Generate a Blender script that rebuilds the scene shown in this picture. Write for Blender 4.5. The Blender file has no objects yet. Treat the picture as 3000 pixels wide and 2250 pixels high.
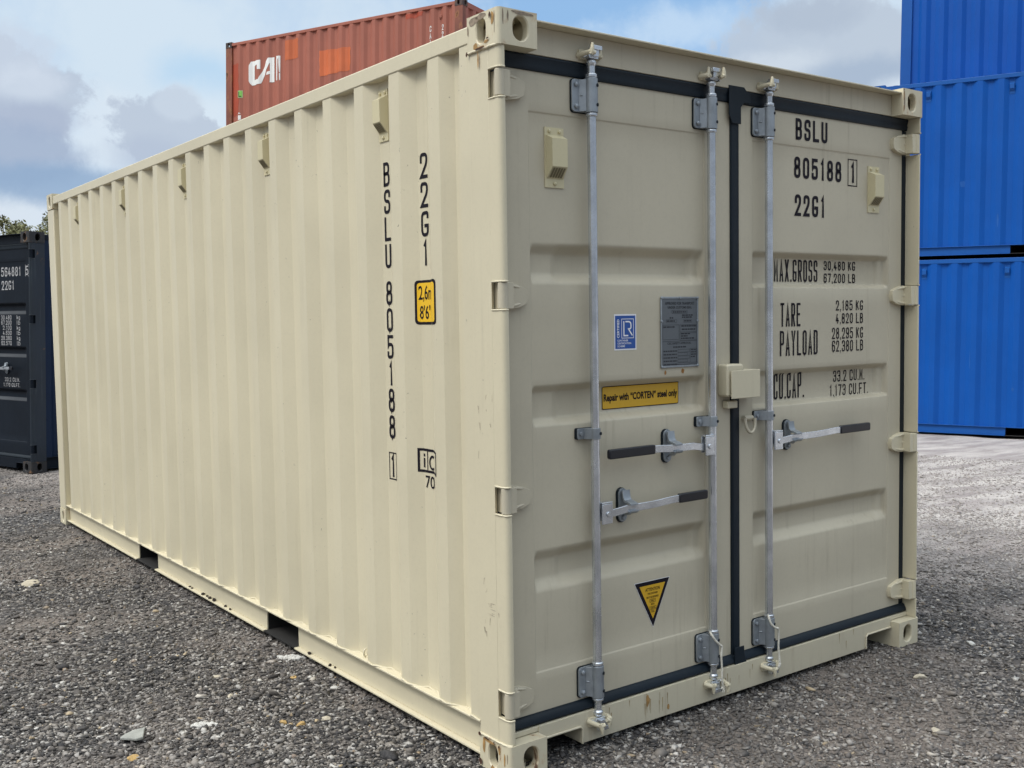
import bpy, bmesh, math, random
import numpy as np
from mathutils import Matrix, Vector, noise as mnoise
R = math.radians
SC = bpy.context.scene
COL = SC.collection
random.seed(7)

# ------------------------------------------------------------------ camera
ROWS = [(0.80171, -0.597652, 0.008594), (0.017243, 0.037498, 0.999148), (0.597465, 0.800879, -0.040367)]
cam = bpy.data.cameras.new('camera')
cam.sensor_width = 36.0
cam.lens = 3073.855 / 3000 * 36
cam.clip_start = 0.05
cam.clip_end = 3000
camo = bpy.data.objects.new('camera', cam)
COL.objects.link(camo)
r_, u_, f_ = [Vector(a).normalized() for a in ROWS]
CAMLOC = Vector((-2.10641, -2.81382, 1.49944))
m = Matrix((r_, u_, -f_)).transposed().to_4x4()
m.translation = CAMLOC
camo.matrix_world = m
SC.camera = camo

# ------------------------------------------------------------------ light and exposure
SUN_AZ, SUN_EL = 279.0, 52.0          # compass azimuth measured from +Y towards +X
SC.view_settings.view_transform = 'Standard'
SC.view_settings.look = 'None'
SC.view_settings.exposure = 0.0
SC.view_settings.gamma = 1.0
sd = Vector((math.sin(R(SUN_AZ)) * math.cos(R(SUN_EL)), math.cos(R(SUN_AZ)) * math.cos(R(SUN_EL)), math.sin(R(SUN_EL))))
sun = bpy.data.lights.new('sun', 'SUN')
sun.energy = 1.5
sun.angle = R(16)
sun.color = (1.0, 0.965, 0.89)
suno = bpy.data.objects.new('sun', sun)
COL.objects.link(suno)
suno.rotation_euler = (-sd).to_track_quat('-Z', 'Y').to_euler()
suno.location = (0, 0, 20)

# ------------------------------------------------------------------ sky
W = bpy.data.worlds.new("World")
SC.world = W
W.use_nodes = True
nt = W.node_tree
nt.nodes.clear()

def nd(t, typ, **kw):
    n = t.nodes.new(typ)
    for k, v in kw.items():
        setattr(n, k, v)
    return n

def lk(t, a, b):
    t.links.new(a, b)

def mth(t, op, a, b=None, c=None, clamp=False):
    n = nd(t, 'ShaderNodeMath', operation=op, use_clamp=clamp)
    for i, x in enumerate((a, b, c)):
        if x is None:
            continue
        if isinstance(x, (int, float)):
            n.inputs[i].default_value = x
        else:
            lk(t, x, n.inputs[i])
    return n.outputs[0]

def mixc(t, fac, a, b, blend='MIX'):
    n = nd(t, 'ShaderNodeMix', data_type='RGBA', blend_type=blend)
    for sock, x in ((n.inputs['Factor'], fac), (n.inputs['A'], a), (n.inputs['B'], b)):
        pass
    ins = [n.inputs[0], n.inputs[6], n.inputs[7]]
    for sock, x in zip(ins, (fac, a, b)):
        if isinstance(x, (int, float)):
            sock.default_value = x
        elif isinstance(x, tuple):
            sock.default_value = (*x, 1)
        else:
            lk(t, x, sock)
    return n.outputs[2]

def sstep(t, x, lo, hi):
    n = nd(t, 'ShaderNodeMapRange', interpolation_type='SMOOTHSTEP')
    n.inputs[1].default_value = lo
    n.inputs[2].default_value = hi
    n.inputs[3].default_value = 0
    n.inputs[4].default_value = 1
    lk(t, x, n.inputs[0])
    return n.outputs[0]

def noisef(t, vec, scale, detail=5, rough=0.55, dist=0.0):
    n = nd(t, 'ShaderNodeTexNoise')
    n.inputs['Scale'].default_value = scale
    n.inputs['Detail'].default_value = detail
    n.inputs['Roughness'].default_value = rough
    n.inputs['Distortion'].default_value = dist
    lk(t, vec, n.inputs['Vector'])
    return n.outputs[0]

out = nd(nt, 'ShaderNodeOutputWorld')
bg = nd(nt, 'ShaderNodeBackground')
lk(nt, bg.outputs[0], out.inputs[0])
sky = nd(nt, 'ShaderNodeTexSky', sky_type='NISHITA')
sky.sun_disc = False
sky.sun_elevation = R(SUN_EL)
sky.sun_rotation = R(SUN_AZ)
sky.air_density = 1.0
sky.dust_density = 0.6
sky.ozone_density = 1.5
tc = nd(nt, 'ShaderNodeTexCoord')
dirv = tc.outputs['Generated']
sx = nd(nt, 'ShaderNodeSeparateXYZ')
lk(nt, dirv, sx.inputs[0])
AZ = mth(nt, 'MULTIPLY', mth(nt, 'ARCTAN2', sx.outputs[0], sx.outputs[1]), 57.2958)
EL = mth(nt, 'MULTIPLY', mth(nt, 'ARCSINE', sx.outputs[2]), 57.2958)
big = noisef(nt, dirv, 4.5, 6, 0.6)
fine = noisef(nt, dirv, 17, 9, 0.64, 0.25)
vfine = noisef(nt, dirv, 40, 6, 0.6, 0.2)
BGS = 0.11

def blob(a0, e0, sa, se, soft, amp1, amp2):
    da = mth(nt, 'DIVIDE', mth(nt, 'SUBTRACT', AZ, a0), sa)
    de = mth(nt, 'DIVIDE', mth(nt, 'SUBTRACT', EL, e0), se)
    d = mth(nt, 'SQRT', mth(nt, 'ADD', mth(nt, 'MULTIPLY', da, da), mth(nt, 'MULTIPLY', de, de)))
    d = mth(nt, 'ADD', d, mth(nt, 'MULTIPLY', mth(nt, 'SUBTRACT', fine, 0.5), amp1))
    d = mth(nt, 'ADD', d, mth(nt, 'MULTIPLY', mth(nt, 'SUBTRACT', vfine, 0.5), amp2))
    n = nd(nt, 'ShaderNodeMapRange', interpolation_type='SMOOTHSTEP')
    n.inputs[1].default_value = 1 + soft
    n.inputs[2].default_value = 1 - soft
    lk(nt, d, n.inputs[0])
    return n.outputs[0]

def S(c, k=1.0):
    return tuple(x * k / BGS for x in c)

# high thin veil: pale everywhere except a clear band of blue
col = sky.outputs[0]
col = mixc(nt, 0.75, col, S((.31, .56, .91)))
clear = blob(42.0, 18.2, 8.8, 6.0, 0.40, 1.3, .5)
gen = sstep(nt, big, 0.42, 0.60)
veil = mth(nt, 'SUBTRACT', 1.0, mth(nt, 'MULTIPLY', clear, 0.95))
veil = mth(nt, 'MULTIPLY', veil, mth(nt, 'ADD', mth(nt, 'MULTIPLY', gen, 0.28), 0.70))
col = mixc(nt, veil, col, S((.66, .78, .89)))
# wisps in the blue
wisp = blob(45.6, 16.4, 3.2, 1.0, 0.7, 2.2, 1.2)
col = mixc(nt, mth(nt, 'MULTIPLY', wisp, 0.6), col, S((.66, .80, .94)))
wisp = blob(40.5, 15.4, 2.6, .8, 0.8, 2.2, 1.2)
col = mixc(nt, mth(nt, 'MULTIPLY', wisp, 0.4), col, S((.62, .77, .93)))
win = blob(20.0, 13.4, 1.9, 1.1, 0.7, 1.2, .4)
col = mixc(nt, mth(nt, 'MULTIPLY', win, 0.6), col, S((.42, .65, .88)))
# bright rims first, then grey bodies over them
for a0, e0, sa, se, so, a1, a2, c, k in (
        (15.6, 10.0, 2.4, 2.2, .45, 1.2, .8, (.72, .81, .90), .75),
        (12.0, 5.6, 4.5, 1.5, .45, 1.3, .9, (.70, .78, .87), .9),
        (19.9, 11.2, 2.0, 1.6, .5, 1.3, .8, (.72, .82, .91), .6),
        (11.3, 11.0, 3.3, 3.0, .13, 1.5, 1.1, (.50, .58, .70), .9),
        (11.6, 13.7, 2.0, 1.3, .25, 1.8, 1.1, (.60, .68, .80), .6),
        (12.2, 12.3, 1.3, .9, .5, 1.6, 1.0, (.66, .74, .85), .6),
        (12.6, 10.6, 2.0, .9, .4, 1.5, .9, (.40, .47, .62), .7),
        (11.4, 8.9, 3.6, 1.4, .35, 1.2, .8, (.37, .46, .62), .8),
        (14.0, 7.6, 4.6, 1.0, .45, 1.2, .7, (.29, .42, .61), .85),
        (18.5, 10.3, 2.8, 1.9, .12, 1.4, 1.1, (.50, .58, .70), .9),
        (19.2, 11.9, 1.2, .8, .3, 1.5, 1.0, (.60, .69, .80), .7),
        (17.6, 9.2, 2.2, 1.0, .5, 1.2, .8, (.45, .53, .67), .6),
        (52.8, 14.6, 4.9, 3.0, .20, 1.3, .9, (.50, .58, .69), .88),
        (51.0, 14.2, 2.2, .8, .5, 1.8, 1.1, (.66, .74, .83), .65),
        (54.6, 13.4, 2.9, 1.0, .45, 1.2, .8, (.36, .46, .61), .7),
        (52.2, 16.6, 2.4, .9, .5, 1.4, .9, (.42, .50, .62), .6),
        (57.3, 12.4, 2.0, .9, .45, 1.0, .7, (.74, .83, .92), .8)):
    col = mixc(nt, mth(nt, 'MULTIPLY', blob(a0, e0, sa, se, so, a1, a2), k), col, S(c))
# the cloud deck glows round the veiled sun
dt = nd(nt, 'ShaderNodeVectorMath', operation='DOT_PRODUCT')
lk(nt, dirv, dt.inputs[0])
dt.inputs[1].default_value = sd
glow = mth(nt, 'POWER', mth(nt, 'MAXIMUM', dt.outputs['Value'], 0.0), 5.0)
col = mixc(nt, 1.0, col, mixc(nt, glow, (0, 0, 0), S((2.2, 2.08, 1.85))), 'ADD')
# brighter deck overhead
# sky darkened low down outside the view, added to cut light on the door
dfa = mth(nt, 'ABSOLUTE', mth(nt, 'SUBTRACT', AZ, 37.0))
low_dim = mth(nt, 'MULTIPLY', sstep(nt, dfa, 38, 62), mth(nt, 'SUBTRACT', 1.0, sstep(nt, EL, 10, 34)))
col = mixc(nt, mth(nt, 'MULTIPLY', low_dim, .85), col, S((.27, .30, .35)))
zen = sstep(nt, EL, 24, 60)
col = mixc(nt, 1.0, col, mixc(nt, zen, (0, 0, 0), S((.85, .86, .88))), 'ADD')
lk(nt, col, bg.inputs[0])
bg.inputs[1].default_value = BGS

# ------------------------------------------------------------------ materials
def mat(name):
    mm = bpy.data.materials.new(name)
    mm.use_nodes = True
    t = mm.node_tree
    return mm, t, t.nodes['Principled BSDF']

def paint(name, col, rough=.45, var=.07, streak=0.0, streak_col=(.10, .085, .06), rust=0.0, rust_at=.62, metallic=0.0,
          wave=0.0, orange=.03, spec=.5, scale=1.3, fleck=0.0, rust_scale=16):
    mm, t, b = mat(name)
    tcn = nd(t, 'ShaderNodeTexCoord')
    v = tcn.outputs['Object']
    n1 = noisef(t, v, scale, 7, .6)
    c = mixc(t, sstep(t, n1, .3, .7), tuple(x * (1 - var) for x in col), tuple(min(1, x * (1 + var)) for x in col))
    n2 = noisef(t, v, 70, 3, .6)
    c = mixc(t, mth(t, 'MULTIPLY', sstep(t, n2, .45, .75), .10), c, tuple(x * .7 for x in col))
    if streak:
        mp = nd(t, 'ShaderNodeMapping')
        mp.inputs['Scale'].default_value = (26, 26, 1.1)
        lk(t, v, mp.inputs[0])
        n3 = noisef(t, mp.outputs[0], 1.0, 6, .65)
        n3b = noisef(t, v, 2.2, 4, .6)
        f = mth(t, 'MULTIPLY', sstep(t, n3, .52, .78), sstep(t, n3b, .38, .66))
        c = mixc(t, mth(t, 'MULTIPLY', f, streak), c, streak_col)
    if fleck:
        n5 = noisef(t, v, 48, 4, .7)
        n6 = noisef(t, v, 2.4, 4, .6)
        f = mth(t, 'MULTIPLY', sstep(t, n5, .66, .72), sstep(t, n6, .5, .62))
        c = mixc(t, mth(t, 'MULTIPLY', f, fleck), c, (.06, .05, .04))
    r_s = rough
    if rust:
        mp = nd(t, 'ShaderNodeMapping')
        mp.inputs['Scale'].default_value = (1, 1, .55)
        lk(t, v, mp.inputs[0])
        n4 = noisef(t, mp.outputs[0], rust_scale, 8, .68, .4)
        halo = sstep(t, n4, rust_at - .09, rust_at + .04)
        core = sstep(t, n4, rust_at, rust_at + .05)
        c = mixc(t, mth(t, 'MULTIPLY', halo, .45 * rust), c, (.42, .20, .06))
        c = mixc(t, mth(t, 'MULTIPLY', core, rust), c, (.085, .030, .014))
        r_s = mth(t, 'ADD', mth(t, 'MULTIPLY', core, .35), rough)
    lk(t, c, b.inputs['Base Color'])
    if isinstance(r_s, float):
        n7 = noisef(t, v, 5, 5, .6)
        r_s = mth(t, 'ADD', mth(t, 'MULTIPLY', mth(t, 'SUBTRACT', n7, .5), .25), r_s)
    lk(t, r_s, b.inputs['Roughness'])
    b.inputs['Metallic'].default_value = metallic
    b.inputs['Specular IOR Level'].default_value = spec
    h = mth(t, 'MULTIPLY', noisef(t, v, 160, 2, .5), orange)
    if wave:
        mp = nd(t, 'ShaderNodeMapping')
        mp.inputs['Scale'].default_value = (1, 1, .45)
        lk(t, v, mp.inputs[0])
        h = mth(t, 'ADD', h, mth(t, 'MULTIPLY', noisef(t, mp.outputs[0], 3.2, 3, .5), wave))
    bp = nd(t, 'ShaderNodeBump')
    bp.inputs['Strength'].default_value = .5
    bp.inputs['Distance'].default_value = .02
    lk(t, h, bp.inputs['Height'])
    lk(t, bp.outputs[0], b.inputs['Normal'])
    return mm

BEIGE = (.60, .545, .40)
M = {}
M['beige_wall'] = paint('beige wall paint', BEIGE, .45, .05, .24, (.30, .25, .15), wave=.45, fleck=.8)
M['beige'] = paint('beige paint', BEIGE, .42, .04, .16, fleck=.7)
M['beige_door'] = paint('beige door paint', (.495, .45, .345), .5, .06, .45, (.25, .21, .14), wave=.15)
M['beige_sill'] = paint('beige sill paint', (.55, .50, .375), .48, .06, .55, (.22, .13, .06))
M['beige_cast'] = paint('beige casting paint', BEIGE, .5, .06, .45, (.28, .19, .10), rust=.9, rust_at=.635, rust_scale=15)
M['cream'] = paint('cream plastic', (.58, .52, .335), .4, .03, .10, orange=.01)
M['grille'] = paint('grille grey', (.20, .17, .10), .7)
M['galv'] = paint('galvanised steel', (.60, .63, .67), .24, .16, .30, (.30, .32, .34), metallic=.82, scale=9, orange=.03)
M['galv_cast'] = paint('galvanised casting', (.30, .33, .36), .44, .18, .25, (.25, .26, .27), metallic=.55, scale=12, orange=.03)
M['rubber'] = paint('black rubber', (.006, .012, .019), .5, .2, .25, (.03, .035, .04), spec=.25)
M['grip'] = paint('black plastic grip', (.008, .009, .014), .32, .1)
M['ink'] = paint('black lettering', (.008, .006, .012), .6, .1, orange=.0, spec=.2)
M['white_ink'] = paint('white lettering', (.78, .78, .76), .5, .06, orange=0)
M['dull_ink'] = paint('dull white lettering', (.42, .42, .43), .6, .15, scale=30, orange=0, spec=.2)
M['yellow'] = paint('yellow sticker', (.62, .36, .015), .4, .04, .12, (.30, .16, .02), orange=0)
M['yellow_bright'] = paint('bright yellow sticker', (.80, .48, .015), .4, .03, orange=0)
M['white'] = paint('white sticker', (.80, .80, .82), .4, .02, orange=0)
M['lrblue'] = paint('blue sticker', (.012, .075, .32), .35, .03, orange=0)
M['plate'] = paint('grey metal plate', (.13, .145, .16), .45, .08, metallic=.35, orange=0)
M['plate_dark'] = paint('dark plate print', (.022, .026, .034), .5)
M['dark'] = paint('dark underside', (.016, .015, .014), .8)
M['rope'] = paint('white rope', (.66, .63, .55), .85, .1, scale=60)
M['navy'] = paint('navy paint', (.0060, .0100, .017), .52, .2, .3, (.018, .026, .034), spec=.16)
M['navy_side'] = paint('navy side paint', (.007, .017, .042), .5, .2, .4, (.02, .03, .05), spec=.22)
M['navy_post'] = paint('worn navy post', (.014, .022, .033), .45, .2, .95, (.075, .095, .11), rust=.8, rust_at=.69, rust_scale=9)
M['navy_cast'] = paint('worn dark casting', (.022, .022, .024), .6, .3, .5, (.05, .05, .05), rust=.8, rust_at=.60, rust_scale=9)
M['navy_edge'] = paint('navy recess lip', (.045, .05, .058), .5, .1)
M['red'] = paint('faded oxide red', (.33, .102, .066), .6, .12, .5, (.20, .075, .058), rust=.5, rust_at=.70, wave=.35, fleck=.8, rust_scale=7, scale=.8)
M['red_post'] = paint('rusty red post', (.20, .06, .035), .6, .25, .9, (.055, .026, .02), rust=.95, rust_at=.585, rust_scale=6)
M['red_cast'] = paint('rusty dark casting', (.055, .035, .032), .7, .35, .6, (.02, .017, .017), rust=.6, rust_at=.6)
M['red_fresh'] = paint('fresh red overpaint', (.36, .055, .022), .55, .08, .3, (.2, .04, .02))
M['orange'] = paint('orange overpaint', (.54, .125, .040), .55, .12, .35, (.40, .075, .03))
M['green'] = paint('green sticker', (.22, .52, .10), .5, .05)
M['blue'] = paint('blue paint', (.003, .078, .355), .42, .05, .22, (.003, .055, .26), wave=.25, spec=.22)
M['blue_rail'] = paint('blue rail paint', (.008, .085, .33), .45, .06, .25, (.008, .045, .18), spec=.25)

# gravel and ground
def stonemat():
    mm, t, b = mat('gravel stone')
    g = nd(t, 'ShaderNodeNewGeometry')
    rp = nd(t, 'ShaderNodeValToRGB')
    el = rp.color_ramp.elements
    stops = [(0, (.022, .022, .024)), (.24, (.044, .042, .043)), (.44, (.088, .079, .072)), (.60, (.156, .139, .124)), (.76, (.252, .229, .204)),
             (.92, (.36, .345, .325)), (.968, (.56, .54, .50)), (.984, (.22, .17, .14)), (.991, (.44, .33, .18)), (1.0, (.60, .59, .57))]
    el[0].position, el[0].color = stops[0][0], (*stops[0][1], 1)
    el[1].position, el[1].color = 1.0, (*stops[-1][1], 1)
    for p_, c_ in stops[1:-1]:
        e = el.new(p_)
        e.color = (*c_, 1)
    lk(t, g.outputs['Random Per Island'], rp.inputs[0])
    tcn = nd(t, 'ShaderNodeTexCoord')
    n1 = noisef(t, tcn.outputs['Object'], 130, 3, .6)
    c = mixc(t, sstep(t, n1, .35, .75), rp.outputs[0], mixc(t, .3, rp.outputs[0], (.13, .12, .115)))
    n2 = noisef(t, tcn.outputs['Object'], .8, 4, .6)
    c = mixc(t, mth(t, 'MULTIPLY', sstep(t, n2, .45, .60), .42), c, (.265, .235, .213))
    n3 = noisef(t, tcn.outputs['Object'], 1.6, 5, .65)
    c = mixc(t, mth(t, 'MULTIPLY', sstep(t, n3, .52, .66), .45), c, (.045, .043, .042))
    sp = nd(t, 'ShaderNodeSeparateXYZ')
    lk(t, tcn.outputs['Object'], sp.inputs[0])
    pale = sstep(t, mth(t, 'ADD', sp.outputs[0], mth(t, 'MULTIPLY', sp.outputs[1], .35)), 2.3, 6.2)
    c = mixc(t, mth(t, 'MULTIPLY', pale, .7), c, (.40, .365, .345))
    lk(t, c, b.inputs['Base Color'])
    b.inputs['Roughness'].default_value = .8
    b.inputs['Specular IOR Level'].default_value = .35
    return mm

def groundmat():
    mm, t, b = mat('crushed stone yard')
    tcn = nd(t, 'ShaderNodeTexCoord')
    v = tcn.outputs['Object']
    sp = nd(t, 'ShaderNodeSeparateXYZ')
    lk(t, v, sp.inputs[0])
    vo = nd(t, 'ShaderNodeTexVoronoi')
    vo.inputs['Scale'].default_value = 58
    vo.inputs['Randomness'].default_value = 1
    wv = nd(t, 'ShaderNodeVectorMath', operation='ADD')
    nz = nd(t, 'ShaderNodeTexNoise')
    nz.inputs['Scale'].default_value = 30
    lk(t, v, nz.inputs['Vector'])
    sc = nd(t, 'ShaderNodeVectorMath', operation='SCALE')
    sc.inputs['Scale'].default_value = .02
    lk(t, nz.outputs[1], sc.inputs[0])
    lk(t, v, wv.inputs[0])
    lk(t, sc.outputs[0], wv.inputs[1])
    lk(t, wv.outputs[0], vo.inputs['Vector'])
    sv = nd(t, 'ShaderNodeSeparateColor')
    lk(t, vo.outputs['Color'], sv.inputs[0])
    rp = nd(t, 'ShaderNodeValToRGB')
    el = rp.color_ramp.elements
    el[0].position, el[0].color = 0, (.022, .022, .025, 1)
    el[1].position, el[1].color = 1, (.45, .43, .40, 1)
    for p_, c_ in ((.35, (.050, .049, .050)), (.65, (.095, .088, .084)), (.86, (.155, .143, .137)), (.965, (.22, .205, .19))):
        e = el.new(p_)
        e.color = (*c_, 1)
    lk(t, sv.outputs[0], rp.inputs[0])
    nb = noisef(t, v, .9, 4, .6)
    nm = noisef(t, v, 3.5, 6, .65)
    c = mixc(t, mth(t, 'MULTIPLY', sstep(t, nb, .42, .58), .7), rp.outputs[0], (.215, .180, .155))
    c = mixc(t, mth(t, 'MULTIPLY', sstep(t, nm, .55, .72), .5), c, (.055, .050, .047))
    xx = mth(t, 'ADD', mth(t, 'ADD', sp.outputs[0], mth(t, 'MULTIPLY', sp.outputs[1], .35)), mth(t, 'MULTIPLY', mth(t, 'SUBTRACT', nb, .5), 5.0))
    pale = sstep(t, xx, 2.5, 6.4)
    # pale packed limestone with dark chips in long tracks
    mp = nd(t, 'ShaderNodeMapping')
    mp.inputs['Rotation'].default_value = (0, 0, R(67))
    mp.inputs['Scale'].default_value = (1.0, 4.5, 1)
    lk(t, v, mp.inputs[0])
    tr = noisef(t, mp.outputs[0], .8, 7, .68)
    pc = mixc(t, sstep(t, tr, .34, .66), (.30, .265, .255), (.56, .52, .485))
    chips = noisef(t, v, 34, 4, .7)
    pc = mixc(t, mth(t, 'MULTIPLY', sstep(t, chips, .60, .68), .6), pc, (.16, .145, .14))
    chips2 = noisef(t, v, 9, 5, .7)
    pc = mixc(t, mth(t, 'MULTIPLY', sstep(t, chips2, .60, .72), .45), pc, (.24, .215, .205))
    c = mixc(t, mth(t, 'MULTIPLY', pale, .95), c, pc)
    lk(t, c, b.inputs['Base Color'])
    b.inputs['Roughness'].default_value = .85
    b.inputs['Specular IOR Level'].default_value = .3
    h = mth(t, 'SUBTRACT', mth(t, 'MULTIPLY', sv.outputs[1], .6), mth(t, 'MULTIPLY', vo.outputs['Distance'], .9))
    h = mth(t, 'ADD', h, mth(t, 'MULTIPLY', noisef(t, v, 140, 4, .6), .7))
    h = mth(t, 'ADD', h, mth(t, 'MULTIPLY', noisef(t, v, 6, 4, .6), 2.0))
    bp = nd(t, 'ShaderNodeBump')
    bp.inputs['Strength'].default_value = .8
    bp.inputs['Distance'].default_value = .012
    lk(t, h, bp.inputs['Height'])
    lk(t, bp.outputs[0], b.inputs['Normal'])
    return mm

M['stone'] = stonemat()
M['ground'] = groundmat()
M['slab'] = paint('grey slate', (.30, .305, .28), .8, .15, scale=14, orange=.2)
M['pale_stone'] = paint('cream stone', (.46, .41, .32), .85, .16, scale=30, orange=.3)
M['white_stone'] = paint('white stone', (.50, .49, .46), .85, .12, scale=30, orange=.3)
M['ochre_stone'] = paint('ochre stone', (.42, .28, .11), .8, .2, scale=40, orange=.3)
M['clod'] = paint('brown dirt', (.028, .020, .016), .9, .3, scale=50)

# ------------------------------------------------------------------ mesh helper
def tag(o, label=None, cat=None, group=None, kind=None):
    if label: o['label'] = label
    if cat: o['category'] = cat
    if group: o['group'] = group
    if kind: o['kind'] = kind
    return o

class MB:
    def __init__(s):
        s.v = []
        s.f = []
    def add(s, vs, fs):
        b = len(s.v)
        s.v += [tuple(x) for x in vs]
        s.f += [tuple(i + b for i in f) for f in fs]
    def box(s, x0, x1, y0, y1, z0, z1):
        s.add([(x0, y0, z0), (x1, y0, z0), (x1, y1, z0), (x0, y1, z0), (x0, y0, z1), (x1, y0, z1), (x1, y1, z1), (x0, y1, z1)],
              [(0, 3, 2, 1), (4, 5, 6, 7), (0, 1, 5, 4), (1, 2, 6, 5), (2, 3, 7, 6), (3, 0, 4, 7)])
    def prism(s, pts, axis, a, b):
        n = len(pts)
        def mk(p, c):
            return {'x': (c, p[0], p[1]), 'y': (p[0], c, p[1]), 'z': (p[0], p[1], c)}[axis]
        s.add([mk(p, a) for p in pts] + [mk(p, b) for p in pts],
              [tuple(range(n))[::-1], tuple(range(n, 2 * n))] + [(i, (i + 1) % n, n + (i + 1) % n, n + i) for i in range(n)])
    def tube(s, path, r, n=14, cap=True):
        path = [Vector(p) for p in path]
        rs = r if isinstance(r, (list, tuple)) else [r] * len(path)
        rings = []
        up = None
        for i, p in enumerate(path):
            t = (path[min(i + 1, len(path) - 1)] - path[max(i - 1, 0)]).normalized()
            if up is None:
                up = Vector((0, 0, 1)) if abs(t.z) < .9 else Vector((1, 0, 0))
            a = t.cross(up).normalized()
            up = a.cross(t).normalized()
            rings.append([p + rs[i] * (a * math.cos(2 * math.pi * k / n) + up * math.sin(2 * math.pi * k / n)) for k in range(n)])
        vs = [v for rg in rings for v in rg]
        fs = []
        for i in range(len(path) - 1):
            for k in range(n):
                k2 = (k + 1) % n
                fs.append((i * n + k, i * n + k2, (i + 1) * n + k2, (i + 1) * n + k))
        if cap:
            fs.append(tuple(range(n))[::-1])
            fs.append(tuple((len(path) - 1) * n + k for k in range(n)))
        s.add(vs, fs)
    def lathe(s, x, y, prof, n=18):
        # vertical axis, prof list of (r, z)
        s.tube([(x, y, z) for r, z in prof], [r for r, z in prof], n)
    def lathe_steps(s, x, y, prof, n=18):
        rings = [[(x + r * math.cos(2 * math.pi * k / n), y + r * math.sin(2 * math.pi * k / n), z) for k in range(n)] for r, z in prof]
        fs = [(i * n + k, i * n + (k + 1) % n, (i + 1) * n + (k + 1) % n, (i + 1) * n + k) for i in range(len(prof) - 1) for k in range(n)]
        fs += [tuple(range(n))[::-1], tuple((len(prof) - 1) * n + k for k in range(n))]
        s.add([v for r in rings for v in r], fs)
    def cyl(s, p0, p1, r, n=14):
        s.tube([p0, p1], r, n)
    def sweep(s, pts, wy, hz):
        # rectangular bar swept along pts (x,y,z); wy thickness across y, hz height in z
        vs = []
        for i, (x, y, z) in enumerate(pts):
            vs += [(x, y - wy / 2, z - hz / 2), (x, y + wy / 2, z - hz / 2), (x, y + wy / 2, z + hz / 2), (x, y - wy / 2, z + hz / 2)]
        n = len(pts)
        fs = [(3, 2, 1, 0), tuple((n - 1) * 4 + k for k in range(4))]
        for i in range(n - 1):
            for k in range(4):
                k2 = (k + 1) % 4
                fs.append((i * 4 + k, i * 4 + k2, (i + 1) * 4 + k2, (i + 1) * 4 + k))
        s.add(vs, fs)
    def grid(s, us, vs_, fn):
        n = len(vs_)
        s.add([fn(u, v) for u in us for v in vs_],
              [(i * n + j, (i + 1) * n + j, (i + 1) * n + j + 1, i * n + j + 1) for i in range(len(us) - 1) for j in range(n - 1)])
    def build(s, name, material, parent=None, bevel=0, seg=2, angle=38, flat=False, recalc=True, label=None):
        me = bpy.data.meshes.new(name)
        me.from_pydata(s.v, [], s.f)
        if recalc:
            bm = bmesh.new()
            bm.from_mesh(me)
            bmesh.ops.recalc_face_normals(bm, faces=bm.faces)
            bm.to_mesh(me)
            bm.free()
        if not flat:
            me.polygons.foreach_set('use_smooth', [True] * len(me.polygons))
            me.set_sharp_from_angle(angle=R(angle))
        me.materials.append(material)
        o = bpy.data.objects.new(name, me)
        COL.objects.link(o)
        if parent:
            o.parent = parent
        if bevel:
            b = o.modifiers.new('bevel', 'BEVEL')
            b.width = bevel
            b.segments = seg
            b.limit_method = 'ANGLE'
            b.angle_limit = R(38)
            b.harden_normals = False
        if label:
            o['label'] = label
        return o

def stadium(cx, cz, w, h, n=10):
    # vertical capsule outline
    r = w / 2
    k = h / 2 - r
    p = []
    for i in range(n + 1):
        a = math.pi * i / n
        p.append((cx + r * math.cos(a), cz + k + r * math.sin(a)))
    for i in range(n + 1):
        a = math.pi + math.pi * i / n
        p.append((cx + r * math.cos(a), cz - k + r * math.sin(a)))
    return p

def rrect(x0, x1, z0, z1, r, n=5):
    p = []
    for cx, cz, a0 in ((x1 - r, z1 - r, 0), (x0 + r, z1 - r, 90), (x0 + r, z0 + r, 180), (x1 - r, z0 + r, 270)):
        for i in range(n + 1):
            a = R(a0 + 90 * i / n)
            p.append((cx + r * math.cos(a), cz + r * math.sin(a)))
    return p

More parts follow.
